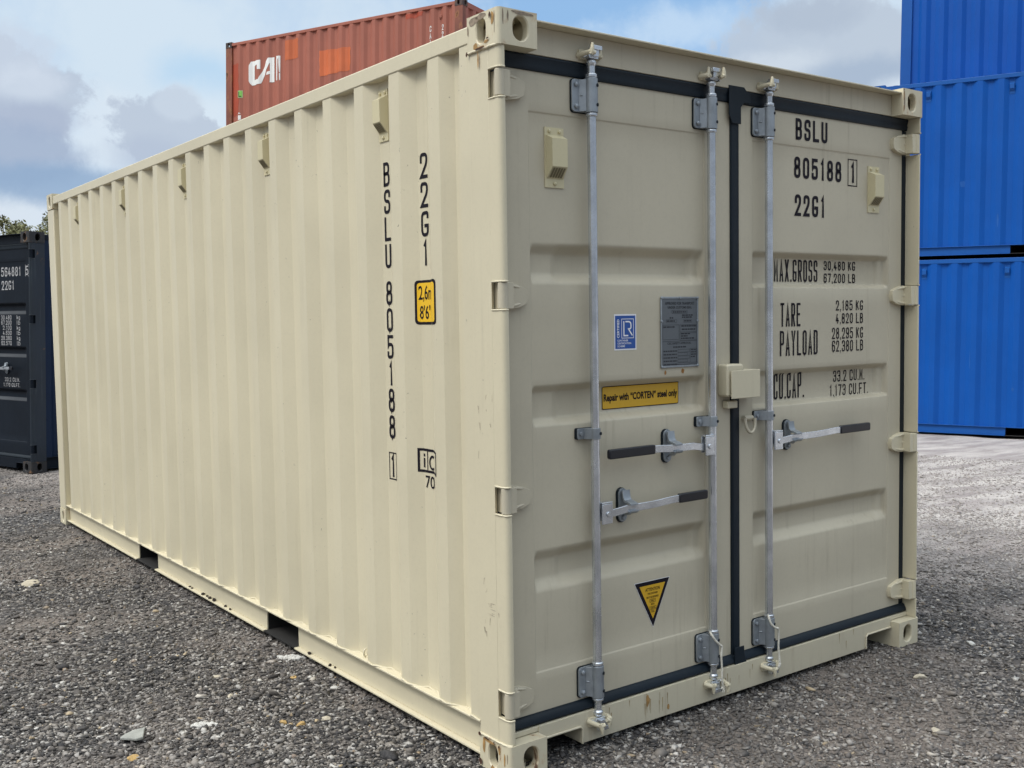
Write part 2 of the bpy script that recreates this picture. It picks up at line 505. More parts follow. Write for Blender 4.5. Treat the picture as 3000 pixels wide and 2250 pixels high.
# ------------------------------------------------------------------ lettering (condensed stencil-like strokes)
r1 = 1
G = {
 '0': [([(0, 0, 1), (0, 1, 1), (1, 1, 1), (1, 0, 1)], 1)],
 '1': [([(.12, .80, 0), (.62, 1, 0), (.62, 0, 0)], 0)],
 '2': [([(0, .70, 0), (0, 1, 1), (1, 1, 1), (1, .60, 1), (0, .0, 0), (1, 0, 0)], 0)],
 '3': [([(0, .78, 0), (0, 1, 1), (1, 1, 1), (1, .53, 1), (.35, .53, 0)], 0), ([(.35, .53, 0), (1, .53, 1), (1, 0, 1), (0, 0, 1), (0, .22, 0)], 0)],
 '4': [([(.66, 0, 0), (.66, .5, 0)], 0), ([(.5, 1, 0), (0, .25, 0), (1, .25, 0)], 0)],
 '5': [([(.95, 1, 0), (.05, 1, 0), (.02, .54, 0), (.15, .62, 0), (1, .62, 1), (1, 0, 1), (0, 0, 1), (0, .2, 0)], 0)],
 '6': [([(0, 0, 1), (0, .58, 1), (1, .58, 1), (1, 0, 1)], 1), ([(1, .82, 0), (1, 1, 1), (0, 1, 1), (0, .28, 0)], 0)],
 '7': [([(0, 1, 0), (1, 1, 0), (.4, 0, 0)], 0)],
 '8': [([(0, 0, 1), (0, .53, 1), (1, .53, 1), (1, 0, 1)], 1), ([(.06, .53, 1), (.06, 1, 1), (.94, 1, 1), (.94, .53, 1)], 1)],
 '9': [([(0, .42, 1), (0, 1, 1), (1, 1, 1), (1, .42, 1)], 1), ([(1, .7, 0), (1, 0, 1), (0, 0, 1), (0, .18, 0)], 0)],
 'A': [([(0, 0, 0), (.5, 1, 0), (1, 0, 0)], 0), ([(.16, .28, 0), (.84, .28, 0)], 0)],
 'B': [([(0, 0, 0), (0, 1, 0), (.95, 1, 1), (.95, .53, 1), (0, .53, 0)], 0), ([(0, .53, 0), (1, .53, 1), (1, 0, 1), (0, 0, 0)], 0)],
 'C': [([(1, .74, 0), (1, 1, 1), (0, 1, 1), (0, 0, 1), (1, 0, 1), (1, .26, 0)], 0)],
 'D': [([(0, 0, 0), (0, 1, 0), (1, 1, 1), (1, 0, 1)], 1)],
 'E': [([(1, 1, 0), (0, 1, 0), (0, 0, 0), (1, 0, 0)], 0), ([(0, .52, 0), (.8, .52, 0)], 0)],
 'F': [([(1, 1, 0), (0, 1, 0), (0, 0, 0)], 0), ([(0, .5, 0), (.8, .5, 0)], 0)],
 'G': [([(1, .82, 0), (1, 1, 1), (0, 1, 1), (0, 0, 1), (1, 0, 1), (1, .42, 0), (.58, .42, 0)], 0)],
 'I': [([(.5, 0, 0), (.5, 1, 0)], 0)],
 'K': [([(0, 0, 0), (0, 1, 0)], 0), ([(1, 1, 0), (.02, .4, 0)], 0), ([(.34, .6, 0), (1, 0, 0)], 0)],
 'L': [([(0, 1, 0), (0, 0, 0), (1, 0, 0)], 0)],
 'M': [([(0, 0, 0), (0, 1, 0), (.5, .3, 0), (1, 1, 0), (1, 0, 0)], 0)],
 'N': [([(0, 0, 0), (0, 1, 0), (1, 0, 0), (1, 1, 0)], 0)],
 'O': [([(0, 0, 1), (0, 1, 1), (1, 1, 1), (1, 0, 1)], 1)],
 'P': [([(0, 0, 0), (0, 1, 0), (1, 1, 1), (1, .47, 1), (0, .47, 0)], 0)],
 'R': [([(0, 0, 0), (0, 1, 0), (1, 1, 1), (1, .47, 1), (0, .47, 0)], 0), ([(.5, .47, 0), (1, 0, 0)], 0)],
 'S': [([(1, .78, 0), (1, 1, 1), (0, 1, 1), (0, .52, 1), (1, .52, 1), (1, 0, 1), (0, 0, 1), (0, .22, 0)], 0)],
 'T': [([(0, 1, 0), (1, 1, 0)], 0), ([(.5, 1, 0), (.5, 0, 0)], 0)],
 'U': [([(0, 1, 0), (0, 0, 1), (1, 0, 1), (1, 1, 0)], 0)],
 'X': [([(0, 0, 0), (1, 1, 0)], 0), ([(0, 1, 0), (1, 0, 0)], 0)],
 'Y': [([(0, 1, 0), (.5, .45, 0), (1, 1, 0)], 0), ([(.5, .45, 0), (.5, 0, 0)], 0)],
 '.': [([(.3, 0, 0), (.3, .07, 0)], 0)],
 ',': [([(.45, .05, 0), (.25, -.10, 0)], 0)],
 'k': [([(0, 0, 0), (0, 1, 0)], 0), ([(1, .68, 0), (.02, .3, 0)], 0), ([(.34, .42, 0), (1, 0, 0)], 0)],
 'g': [([(0, 0, 1), (0, .66, 1), (1, .66, 1), (1, 0, 1)], 1), ([(1, .3, 0), (1, -.26, 1), (0, -.26, 1)], 0)],
 'l': [([(.5, 0, 0), (.5, 1, 0)], 0)],
 'b': [([(0, 0, 0), (0, 1, 0)], 0), ([(0, 0, 1), (0, .66, 1), (1, .66, 1), (1, 0, 1)], 1)],
}

def fillet(pts, closed, rad):
    out = []
    n = len(pts)
    for i, (x, y, rd) in enumerate(pts):
        if not rd or (not closed and i in (0, n - 1)):
            out.append((x, y))
            continue
        p = Vector((x, y))
        a = Vector(pts[i - 1][:2]) - p
        b = Vector(pts[(i + 1) % n][:2]) - p
        d = min(rad, a.length * .5, b.length * .5)
        pa, pb = p + a.normalized() * d, p + b.normalized() * d
        for k in range(6):
            t = k / 5
            q = pa * (1 - t) ** 2 + p * 2 * t * (1 - t) * .62 + pb * t ** 2 + p * 2 * t * (1 - t) * .38
            out.append((q.x, q.y))
    res = []
    for q in out:
        if not res or (abs(q[0] - res[-1][0]) + abs(q[1] - res[-1][1])) > 1e-7:
            res.append(q)
    return res

def ribbon(path, closed, t):
    n = len(path)
    P = [Vector(p) for p in path]
    L, Rr = [], []
    for i in range(n):
        a = P[i - 1] if (i > 0 or closed) else None
        c = P[(i + 1) % n] if (i < n - 1 or closed) else None
        d1 = (P[i] - a).normalized() if a is not None else (c - P[i]).normalized()
        d2 = (c - P[i]).normalized() if c is not None else d1
        n1, n2 = Vector((-d1.y, d1.x)), Vector((-d2.y, d2.x))
        mt = n1 + n2
        if mt.length < 1e-4:
            mt = n1
        mt.normalize()
        k = min(t / 2 / max(mt.dot(n1), .35), t * 1.2)
        L.append(P[i] + mt * k)
        Rr.append(P[i] - mt * k)
    q = []
    for i in range(n if closed else n - 1):
        j = (i + 1) % n
        q.append([tuple(L[i]), tuple(L[j]), tuple(Rr[j]), tuple(Rr[i])])
    return q

def glyph(ch, x, y, w, h, t):
    q = []
    for pts, closed in G.get(ch, []):
        pp = [(x + t / 2 + a * (w - t), y + t / 2 + b * (h - t), rd) for a, b, rd in pts]
        path = fillet(pp, closed, (w - t) * .5)
        if not closed:
            for i, j in ((0, 1), (-1, -2)):      # square ends
                d = Vector(path[i]) - Vector(path[j])
                if max(abs(d.x), abs(d.y)) > .97 * d.length:
                    path[i] = tuple(Vector(path[i]) + d.normalized() * t / 2)
        q += ribbon(path, closed, t)
    return q

def textq(s, x0, x1, y0, y1, t):
    # text stretched to fill the box exactly
    units = sum({'.': .45, ',': .45, ' ': .55, '1': .8, 'I': .45, 'l': .45}.get(c, 1.0) for c in s)
    gap = .28
    pitch = (x1 - x0) / (units - gap) if len(s) > 1 else (x1 - x0)
    q = []
    x = x0
    for c in s:
        u = {'.': .45, ',': .45, ' ': .55, '1': .8, 'I': .45, 'l': .45}.get(c, 1.0)
        w = pitch * (u - gap) if len(s) > 1 else (x1 - x0)
        if c in '.,':
            w = pitch * .3
            if c == '.':
                q.append([(x, y0), (x + t, y0), (x + t, y0 + t * 1.1), (x, y0 + t * 1.1)])
            else:
                q.append([(x, y0 - t * .9), (x + t * .5, y0 - t * .9), (x + t, y0 + t * 1.1), (x, y0 + t * 1.1)])
        elif c != ' ':
            q += glyph(c, x, y0, w, y1 - y0, t)
        x += pitch * u
    return q

def frameq(x0, x1, y0, y1, t):
    return [[(x0, y0), (x1, y0), (x1 - t, y0 + t), (x0 + t, y0 + t)], [(x1, y0), (x1, y1), (x1 - t, y1 - t), (x1 - t, y0 + t)],
            [(x1, y1), (x0, y1), (x0 + t, y1 - t), (x1 - t, y1 - t)], [(x0, y1), (x0, y0), (x0 + t, y0 + t), (x0 + t, y1 - t)]]

def rectq(x0, x1, y0, y1):
    return [[(x0, y0), (x1, y0), (x1, y1), (x0, y1)]]

_fcache = {}
def fontq(s, x0, x1, y0, y1, off=0.0, rot=False):
    # built-in sans face, stretched to the box; rot: reads upward
    key = (s, off)
    if key not in _fcache:
        cu = bpy.data.curves.new('txt', 'FONT')
        cu.body = s
        cu.offset = off
        cu.resolution_u = 3
        ob = bpy.data.objects.new('txt', cu)
        COL.objects.link(ob)
        dg = bpy.context.evaluated_depsgraph_get()
        me = bpy.data.meshes.new_from_object(ob.evaluated_get(dg))
        vs = [tuple(v.co[:2]) for v in me.vertices]
        fs = [[vs[i] for i in p.vertices] for p in me.polygons]
        bpy.data.objects.remove(ob)
        bpy.data.curves.remove(cu)
        bpy.data.meshes.remove(me)
        xs = [a for a, b in vs]
        ys = [b for a, b in vs]
        _fcache[key] = (fs, min(xs), max(xs), min(ys), max(ys))
    fs, ax, bx, ay, by = _fcache[key]
    res = []
    for f in fs:
        g = []
        for x, y in f:
            a, b = (x - ax) / (bx - ax), (y - ay) / (by - ay)
            if rot:
                a, b = 1 - b, a
            g.append((x0 + a * (x1 - x0), y0 + b * (y1 - y0)))
        res.append(g)
    return res

def decal(name, quads, fn, material, parent, ucuts=(), vcuts=(), label=None):
    """flat polygons (u,v) cut at the folds of the surface and laid on it by fn(u,v)->xyz"""
    bm = bmesh.new()
    for q in quads:
        try:
            bm.faces.new([bm.verts.new((a, b, 0)) for a, b in q])
        except ValueError:
            pass
    for u in ucuts:
        bmesh.ops.bisect_plane(bm, geom=bm.verts[:] + bm.edges[:] + bm.faces[:], plane_co=(u, 0, 0), plane_no=(1, 0, 0))
    for v in vcuts:
        bmesh.ops.bisect_plane(bm, geom=bm.verts[:] + bm.edges[:] + bm.faces[:], plane_co=(0, v, 0), plane_no=(0, 1, 0))
    for v in bm.verts:
        v.co = fn(v.co.x, v.co.y)
    me = bpy.data.meshes.new(name)
    bm.to_mesh(me)
    bm.free()
    me.materials.append(material)
    o = bpy.data.objects.new(name, me)
    COL.objects.link(o)
    o.parent = parent
    if label:
        o['label'] = label
    return o

# ------------------------------------------------------------------ container geometry
CW, CL, CH = 2.438, 6.058, 2.591
E0, PIT = .443, .278
WX0, WD = .008, .036
YS0, YS1 = .1785, 5.8795      # span of the corrugated wall

def corr_breaks():
    b = [(YS0, 0.0), (.24, 0.0), (.286, 1.0), (.325, 1.0), (.373, 0.0)]
    for k in range(20):
        e = E0 + PIT * k
        if k:
            b.append((e - .072, 0.0))
        b += [(e, 0.0), (e + .068, 1.0), (e + .138, 1.0)] if k < 19 else [(e, 0.0), (e + .05, 1.0), (YS1, 1.0)]
    return b
CB = corr_breaks()
_cy = [a for a, b in CB]
_cd = [b for a, b in CB]

def side_x(y):
    return WX0 + WD * float(np.interp(y, _cy, _cd))

def corner_casting(mb, sx, sy, sz, ox, oy, oz):
    """ISO fitting, outer corner at (ox,oy,oz), growing inward by the signs"""
    Wd, Ln, Ht, T, rc = .162, .178, .118, .030, .016
    def mp(x, y, z):
        return (ox + sx * x, oy + sy * y, oz + sz * z)
    def holed(outer, hole, mk, depth):
        # radial strip between a convex outer outline and a hole outline, then the hole's wall
        cx = sum(p[0] for p in hole) / len(hole)
        cy = sum(p[1] for p in hole) / len(hole)
        angs = sorted(set([round(math.atan2(p[1] - cy, p[0] - cx), 5) for p in hole] + [round(math.atan2(p[1] - cy, p[0] - cx), 5) for p in outer]))
        def hit(poly, a):
            d = Vector((math.cos(a), math.sin(a)))
            best = None
            for i in range(len(poly)):
                p, q = Vector(poly[i]) - Vector((cx, cy)), Vector(poly[(i + 1) % len(poly)]) - Vector((cx, cy))
                e = q - p
                den = d.x * e.y - d.y * e.x
                if abs(den) < 1e-12:
                    continue
                t = (p.x * e.y - p.y * e.x) / den
                s_ = (p.x * d.y - p.y * d.x) / den
                if t > 1e-6 and -1e-4 <= s_ <= 1 + 1e-4 and (best is None or t > best):
                    best = t
            return (cx + d.x * best, cy + d.y * best)
        n = len(angs)
        vo = [hit(outer, a) for a in angs]
        vh = [hit(hole, a) for a in angs]
        ch = .004
        def grow(p, g):
            d = Vector((p[0] - cx, p[1] - cy)).normalized()
            return (p[0] + d.x * g, p[1] + d.y * g)
        V = [mp(*mk(*p, 0)) for p in vo] + [mp(*mk(*grow(p, ch), 0)) for p in vh] + [mp(*mk(*p, ch)) for p in vh] + [mp(*mk(*p, depth)) for p in vh]
        F = []
        for rr in range(3):
            for i in range(n):
                j = (i + 1) % n
                F.append((rr * n + i, rr * n + j, (rr + 1) * n + j, (rr + 1) * n + i))
        mb.add(V, F)
    arc = [(rc - rc * math.cos(R(a)), rc - rc * math.sin(R(a))) for a in (0, 18, 36, 54, 72, 90)]   # from (0,rc) to (rc,0)
    # end face (y=0)
    holed([(rc, 0), (Wd, 0), (Wd, Ht), (rc, Ht)], stadium(.093, .059, .062, .080), lambda a, b, d: (a, d, b), T)
    # side face (x=0)
    holed([(rc, 0), (Ln, 0), (Ln, Ht), (rc, Ht)], stadium(.098, .059, .052, .080), lambda a, b, d: (d, a, b), T)
    # top / bottom face (z=0)
    holed([(0, rc)] + arc[1:-1] + [(rc, 0), (Wd, 0), (Wd, Ln), (0, Ln)], [(x, y) for x, y in stadium(.081, .098, .063, .120)], lambda a, b, d: (a, b, d), T)
    # rounded vertical edge
    for i in range(len(arc) - 1):
        (a, b), (c, d) = arc[i], arc[i + 1]
        mb.add([mp(a, b, 0), mp(c, d, 0), mp(c, d, Ht), mp(a, b, Ht)], [(0, 1, 2, 3)])
    # inner sides and the inner face
    mb.add([mp(Wd, 0, 0), mp(Wd, Ln, 0), mp(Wd, Ln, Ht), mp(Wd, 0, Ht)], [(0, 1, 2, 3)])
    mb.add([mp(0, Ln, 0), mp(Wd, Ln, 0), mp(Wd, Ln, Ht), mp(0, Ln, Ht)], [(0, 1, 2, 3)])
    pl = [mp(a, b, Ht) for a, b in arc] + [mp(Wd, 0, Ht), mp(Wd, Ln, Ht), mp(0, Ln, Ht)]
    mb.add(pl, [tuple(range(len(pl)))])
    # hollow inside
    g = T + .001
    mb.add([mp(Wd - .02, g, g), mp(Wd - .02, Ln - .02, g), mp(Wd - .02, Ln - .02, Ht - .015), mp(Wd - .02, g, Ht - .015)], [(0, 1, 2, 3)])
    mb.add([mp(g, Ln - .02, g), mp(Wd - .02, Ln - .02, g), mp(Wd - .02, Ln - .02, Ht - .015), mp(g, Ln - .02, Ht - .015)], [(0, 1, 2, 3)])
    mb.add([mp(g, g, Ht - .015), mp(Wd - .02, g, Ht - .015), mp(Wd - .02, Ln - .02, Ht - .015), mp(g, Ln - .02, Ht - .015)], [(0, 1, 2, 3)])

PK = [(1.725, 2.085), (3.755, 4.130)]   # fork pockets
HZ = [(2.304, 2.402), (1.605, 1.700), (.912, 1.008), (.205, .303)]    # hinge heights

def front_post(mb, mir):
    def X(x):
        return CW - x if mir else x
    rear = [(.004, .178), (.004, .066), (.024, .080), (.060, .0905), (.060, .178)]
    lip = [(.0045, .0695), (.004, .024), (.0065, .014), (.012, .0075), (.020, .0045), (.028, .0045), (.0305, .008), (.0305, .016), (.0240, .020), (.0240, .0795)]
    if mir:
        lip = [(min(a, .0225), b) for a, b in lip[:4]] + [(.0170, .0045), (.0225, .0055), (.0225, .0795)]
    mb.prism([(X(a), b) for a, b in rear], 'z', .119, CH - .119)
    z = .1195
    for z0, z1 in sorted(HZ):
        mb.prism([(X(a), b) for a, b in lip], 'z', z, z0)
        z = z1
    mb.prism([(X(a), b) for a, b in lip], 'z', z, CH - .1195)
    # thickened lips above and below every notch
    for z0, z1 in HZ:
        for zc in (z0, z1):
            mb.tube([(X(.005), .066, zc), (X(.004), .030, zc), (X(.008), .011, zc), (X(.016), .005, zc), (X(.020 if mir else .029), .006, zc)], .0036, 8)

def hinge(mb, mir, zc, Y=.075):
    def X(x):
        return CW - x if mir else x
    # barrel
    mb.lathe_steps(X(.0200), .0245, [(.0145, zc - .0445), (.0165, zc - .0425), (.0165, zc + .0425), (.0145, zc + .0445)], 18)
    # tapering blade
    pts = [(.024, zc + .044), (.070, zc + .046), (.118, zc + .034), (.146, zc + .022), (.152, zc), (.146, zc - .026), (.118, zc - .038), (.070, zc - .046), (.024, zc - .044)]
    mb.prism([(X(a), b) for a, b in pts], 'y', Y - .020, Y + .004)
    mb.box(*sorted((X(.022), X(.060))), .0165, Y - .012, zc - .0435, zc + .0435)
    # stiffening ribs
    for dz, xa, xb, da in ((.036, .030, .128, -.010), (-.036, .030, .132, .012), (0, .030, .078, 0)):
        pp = []
        n = 7
        for i in range(n):
            t = i / (n - 1)
            x = xa + (xb - xa) * t
            pp.append((X(x), Y - .024 + .010 * t, zc + dz + da * max(0, t - .45) / .55))
        mb.tube(pp, [.006] * (n - 1) + [.003], 8)

def sm(x, a, b):
    t = min(1, max(0, (x - a) / (b - a)))
    return t * t * (3 - 2 * t)

class DoorShape:
    def __init__(s, x0, x1, px0, px1, recs, Y=.075, depth=.036, slopes=((.045, .040),) * 3):
        s.sl = slopes
        s.x0, s.x1, s.px0, s.px1, s.recs, s.Y, s.depth = x0, x1, px0, px1, recs, Y, depth
    def y(s, x, z):
        # panel lies 4 mm behind the frame tubes, with pressed recesses
        px = sm(x, s.px0, s.px0 + .0050) * (1 - sm(x, s.px1 - .006, s.px1))
        pz = sm(z, .316, .324) * (1 - sm(z, 2.280, 2.288))
        y = s.Y + .004 * px * pz
        ex = (.62 * sm(x, s.px0 + .002, s.px0 + .02) + .38 * sm(x, s.px0 + .105, s.px0 + .15)) * \
             (.62 * (1 - sm(x, s.px1 - .02, s.px1 - .002)) + .38 * (1 - sm(x, s.px1 - .075, s.px1 - .045)))
        for (a, b), (lo, hi) in zip(s.recs, s.sl):
            ez = sm(z, a, a + lo) * (1 - sm(z, b - hi, b))
            y += s.depth * ex * ez
        return y
    def coords(s):
        xs = {s.x0, s.x1}
        for b in (s.px0, s.px1):
            xs |= {b + d for d in (-.006, -.002, 0, .002, .006, -.01, .01)}
        for i in range(11):
            xs.add(s.px0 + .002 + .018 * i / 10)
            xs.add(s.px1 - .02 + .018 * i / 10)
        for i in range(9):
            xs.add(s.px0 + .105 + .045 * i / 8)
            xs.add(s.px1 - .075 + .030 * i / 8)
        xs |= set(np.linspace(s.x0, s.x1, 14))
        xs = sorted(x for x in xs if s.x0 <= x <= s.x1)
        zs = {.16, 2.446}
        for c in (.316, .324, 2.28, 2.288):
            zs.add(c)
        zs |= {.318, .320, .322, 2.282, 2.284, 2.286}
        for (a, b), (lo, hi) in zip(s.recs, s.sl):
            zs |= {a + lo * i / 10 for i in range(11)} | {b - hi * i / 10 for i in range(11)}
        zs |= set(np.linspace(.16, 2.446, 20))
        return xs, sorted(zs)
    def mesh(s, mb):
        xs, zs = s.coords()
        mb.grid(xs, zs, lambda x, z: (x, s.y(x, z), z))
        # rounded skirt round the edge
        Y = s.Y
        for x, sg in ((s.x0, -1), (s.x1, 1)):
            mb.add([(x, Y, .16), (x, Y, 2.446), (x + sg * .004, Y + .005, 2.446), (x + sg * .004, Y + .005, .16)], [(0, 1, 2, 3)])
            mb.add([(x + sg * .004, Y + .005, .16), (x + sg * .004, Y + .005, 2.446), (x + sg * .004, Y + .05, 2.446), (x + sg * .004, Y + .05, .16)], [(0, 1, 2, 3)])
        for z, sg in ((.16, -1), (2.446, 1)):
            mb.add([(s.x0, Y, z), (s.x1, Y, z), (s.x1, Y + .05, z + sg * .003), (s.x0, Y + .05, z + sg * .003)], [(0, 1, 2, 3)])
    def cuts(s):
        xs, zs = s.coords()
        return xs, zs

def vent(root, mapf, material, z0, z1, w, grille=True):
    """small hooded ventilator; mapf(u, n, z) -> xyz with n the distance out of the wall"""
    mb = MB()
    def bx(u0, u1, n0, n1, za, zb):
        mb.add([mapf(u, n, z) for z in (za, zb) for n in (n0, n1) for u in (u0, u1)],
               [(0, 1, 3, 2), (4, 6, 7, 5), (0, 4, 5, 1), (2, 3, 7, 6), (0, 2, 6, 4), (1, 5, 7, 3)])
    bx(-w / 2, w / 2, 0, .004, z0, z1)
    hw = w * .40
    prof = [(.004, z1 - .026), (.036, z1 - .042), (.036, z0 + .070), (.004, z0 + .030)]
    V = [mapf(-hw if n > .02 else -hw - .004, n, z) for n, z in prof] + [mapf(hw if n > .02 else hw + .004, n, z) for n, z in prof]
    k = len(prof)
    mb.add(V, [tuple(range(k)), tuple(range(k, 2 * k))[::-1]] + [(i, (i + 1) % k, k + (i + 1) % k, k + i) for i in range(k)])
    o = mb.build('vent', material, root, flat=True)
    if grille:
        g = MB()
        for i in range(6):
            for j in range(5):
                t = .12 + .76 * (i + .5) / 6
                n_, z_ = .036 + (.004 - .036) * t, z0 + .070 + (.030 - .070) * t
                u0 = -hw * .85 + hw * 1.7 * j / 5
                d = .0022
                g.add([mapf(u0 + .001, n_ + .002 + d, z_ + d), mapf(u0 + hw * .29, n_ + .002 + d, z_ + d), mapf(u0 + hw * .29, n_ + .002 - d, z_ - d - .0008), mapf(u0 + .001, n_ + .002 - d, z_ - d - .0008)], [(0, 1, 2, 3)])
        g.build('grille', M['grille'], o, flat=True)
        for u, z in ((-w * .27, z1 - .013), (w * .27, z1 - .013), (0, z0 + .014)):
            a, b, c = Vector(mapf(u, .003, z)), Vector(mapf(u, .009, z)), Vector(mapf(u, .012, z))
            s = MB()
            s.tube([a, b, c], [.0075, .0065, .002], 8)
            s.build('screw', material, o)
    return o

def container(name, P, door=None, vents=True, blind_front=True, mats=None):
    """P: dict of materials. Axes: door end at y=0, x across, base at z=0. Returns the root."""
    root = bpy.data.objects.new(name, None)
    COL.objects.link(root)
    k = 0
    for oy, sy in ((0, 1), (CL, -1)):
        for ox, sx in ((0, 1), (CW, -1)):
            for oz, sz in ((CH, -1), (0, 1)):
                mb = MB()
                corner_casting(mb, sx, sy, sz, ox, oy, oz)
                mb.build('corner_casting', P['cast'], root, angle=30)
    # posts
    for mir in (False, True):
        mb = MB()
        if door:
            front_post(mb, mir)
        else:
            xa, xb = (.004, .11) if not mir else (CW - .11, CW - .004)
            mb.box(xa, xb, .004, .178, .119, CH - .119)
        mb.build('corner_post', P['post'], root, bevel=.003)
        mb = MB()
        xa, xb = (.004, .11) if not mir else (CW - .11, CW - .004)
        mb.box(xa, xb, CL - .178, CL - .004, .119, CH - .119)
        mb.build('corner_post', P['post'], root, bevel=.008)
    for mir in (False, True):
        X = (lambda x: CW - x) if mir else (lambda x: x)
        # top rail
        mb = MB()
        mb.box(*sorted((X(.005), X(.065))), .179, CL - .179, 2.507, 2.567)
        mb.build('top_rail', P['rail'], root, bevel=.005)
        # bottom rail: channel with fork pockets
        mb = MB()
        pk = PK
        mb.box(*sorted((X(.0050), X(.074))), .179, CL - .179, .150, .158)
        ys = [.179, pk[0][0], pk[0][1], pk[1][0], pk[1][1], CL - .179]
        for a, b in ((0, 1), (2, 3), (4, 5)):
            mb.box(*sorted((X(.034), X(.041))), ys[a], ys[b], .040, .1495)
            mb.box(*sorted((X(.010), X(.041))), ys[a], ys[b], .031, .0395)
        mb.build('bottom_rail', P['rail'], root, bevel=.0015)
        # corrugated wall
        mb = MB()
        ys = list(_cy)
        extra = list(np.linspace(.158, 2.507, 9))
        mb.grid(ys, extra, lambda y, z: (X(side_x(y)), y, z))
        # weld bead where the sheet stands on the rail
        if P.get('weld'):
            pts = []
            y = YS0
            while y < YS1:
                pts.append((X(side_x(y) - .003), y, .159 + .002 * math.sin(y * 90) + .0015 * math.sin(y * 37)))
                y += .012
            mb.tube(pts, .0038, 6)
        mb.build('side_wall', P['wall'], root, angle=22, recalc=False)
    # blind end walls
    def endwall(y0, sg):
        mb = MB()
        xs, ds = [], []
        x = .11
        while x < CW - .11:
            for dx, d in ((0, 0), (.10, 0), (.15, 1), (.22, 1), (.27, 0)):
                if x + dx < CW - .11:
                    xs.append(x + dx)
                    ds.append(d)
            x += .27 + .0001
        xs.append(CW - .11)
        ds.append(0)
        mb.grid(xs, [.14, 1.3, 2.48], lambda x, z: (x, y0 + sg * .040 * float(np.interp(x, xs, ds)), z))
        mb.build('end_wall', P['wall'], root, angle=22, recalc=False)
        mb = MB()
        ya, yb = sorted((y0 - sg * .002, y0 + sg * .06))
        mb.box(.163, CW - .163, ya, yb, 2.475, 2.57)
        mb.box(.163, CW - .163, ya, yb, .02, .14)
        mb.build('end_rail', P['rail'], root, bevel=.004)
    endwall(CL - .012, -1)
    if not door:
        endwall(.012, 1)
    mb = MB()
    mb.grid(np.linspace(.06, CW - .06, 3), np.linspace(.04, CL - .04, 120),
            lambda x, y: (x, y, 2.572 + .010 * (abs(((y / .209) % 1) - .5) < .25)))
    mb.build('roof', P['roof'], root, recalc=False)
    mb = MB()
    mb.box(.075, CW - .075, .16, CL - .05, .159, .18)
    for i in range(22):
        y = .35 + i * (CL - .7) / 21
        if not any(a - .06 < y < b + .02 for a, b in PK):
            mb.box(.074, CW - .074, y, y + .045, .045, .158)
    for a, b in PK:
        mb.box(.016, CW - .016, a - .006, b + .006, .030, .0375)
        mb.box(.0415, CW - .0415, a - .006, a, .038, .149)
        mb.box(.0415, CW - .0415, b, b + .006, .038, .149)
    mb.build('underframe', M['dark'], root)
    return root

def sill_header(root, P, gask):
    mb = MB()
    mb.box(.1625, CW - .1625, .060, .150, 2.474, 2.5675)
    mb.box(.024, CW - .024, .066, .150, 2.455, 2.4735)
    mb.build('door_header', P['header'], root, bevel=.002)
    mb = MB()
    mb.box(.1625, CW - .1625, .008, .120, 2.5680, 2.5738)
    mb.build('rain_gutter', P['rail'], root, bevel=.001)
    mb = MB()
    zb = .027
    c0, c1, zt = .176, .358, .090
    poly = [(.1625, .090), (.1625, .140), (CW - .1625, .140), (CW - .1625, .090), (CW - c0, zt), (CW - c1 + .012, zt), (CW - c1, zt - .012), (CW - c1, zb), (c1, zb), (c1, zt - .012), (c1 - .012, zt), (c0, zt)]
    mb.prism(poly, 'y', .045, .058)
    mb.box(.024, CW - .024, .050, .16, .121, .139)
    mb.box(c1, CW - c1, .058, .12, zb, zb + .0050)
    for sgn in (0, 1):
        X = (lambda x: CW - x) if sgn else (lambda x: x)
        pp = [(X(.168), .042, .092), (X(.25), .042, .0925), (X(c1 - .008), .042, .092), (X(c1 + .002), .042, .082), (X(c1 + .003), .042, .05), (X(c1 + .002), .042, zb)]
        mb.tube(pp, .0045, 8)
        mb.box(*sorted((X(c1), X(c1 + .0050))), .058, .20, zb, zt)
        mb.box(*sorted((X(.1625), X(c1))), .058, .20, zt, zt + .0050)
    mb.build('door_sill', P['sill'], root, bevel=.002)

def tq(x0, x1, z0, z1):
    return [(x0, z0), (x1, z0), (x1, z1), (x0, z1)]

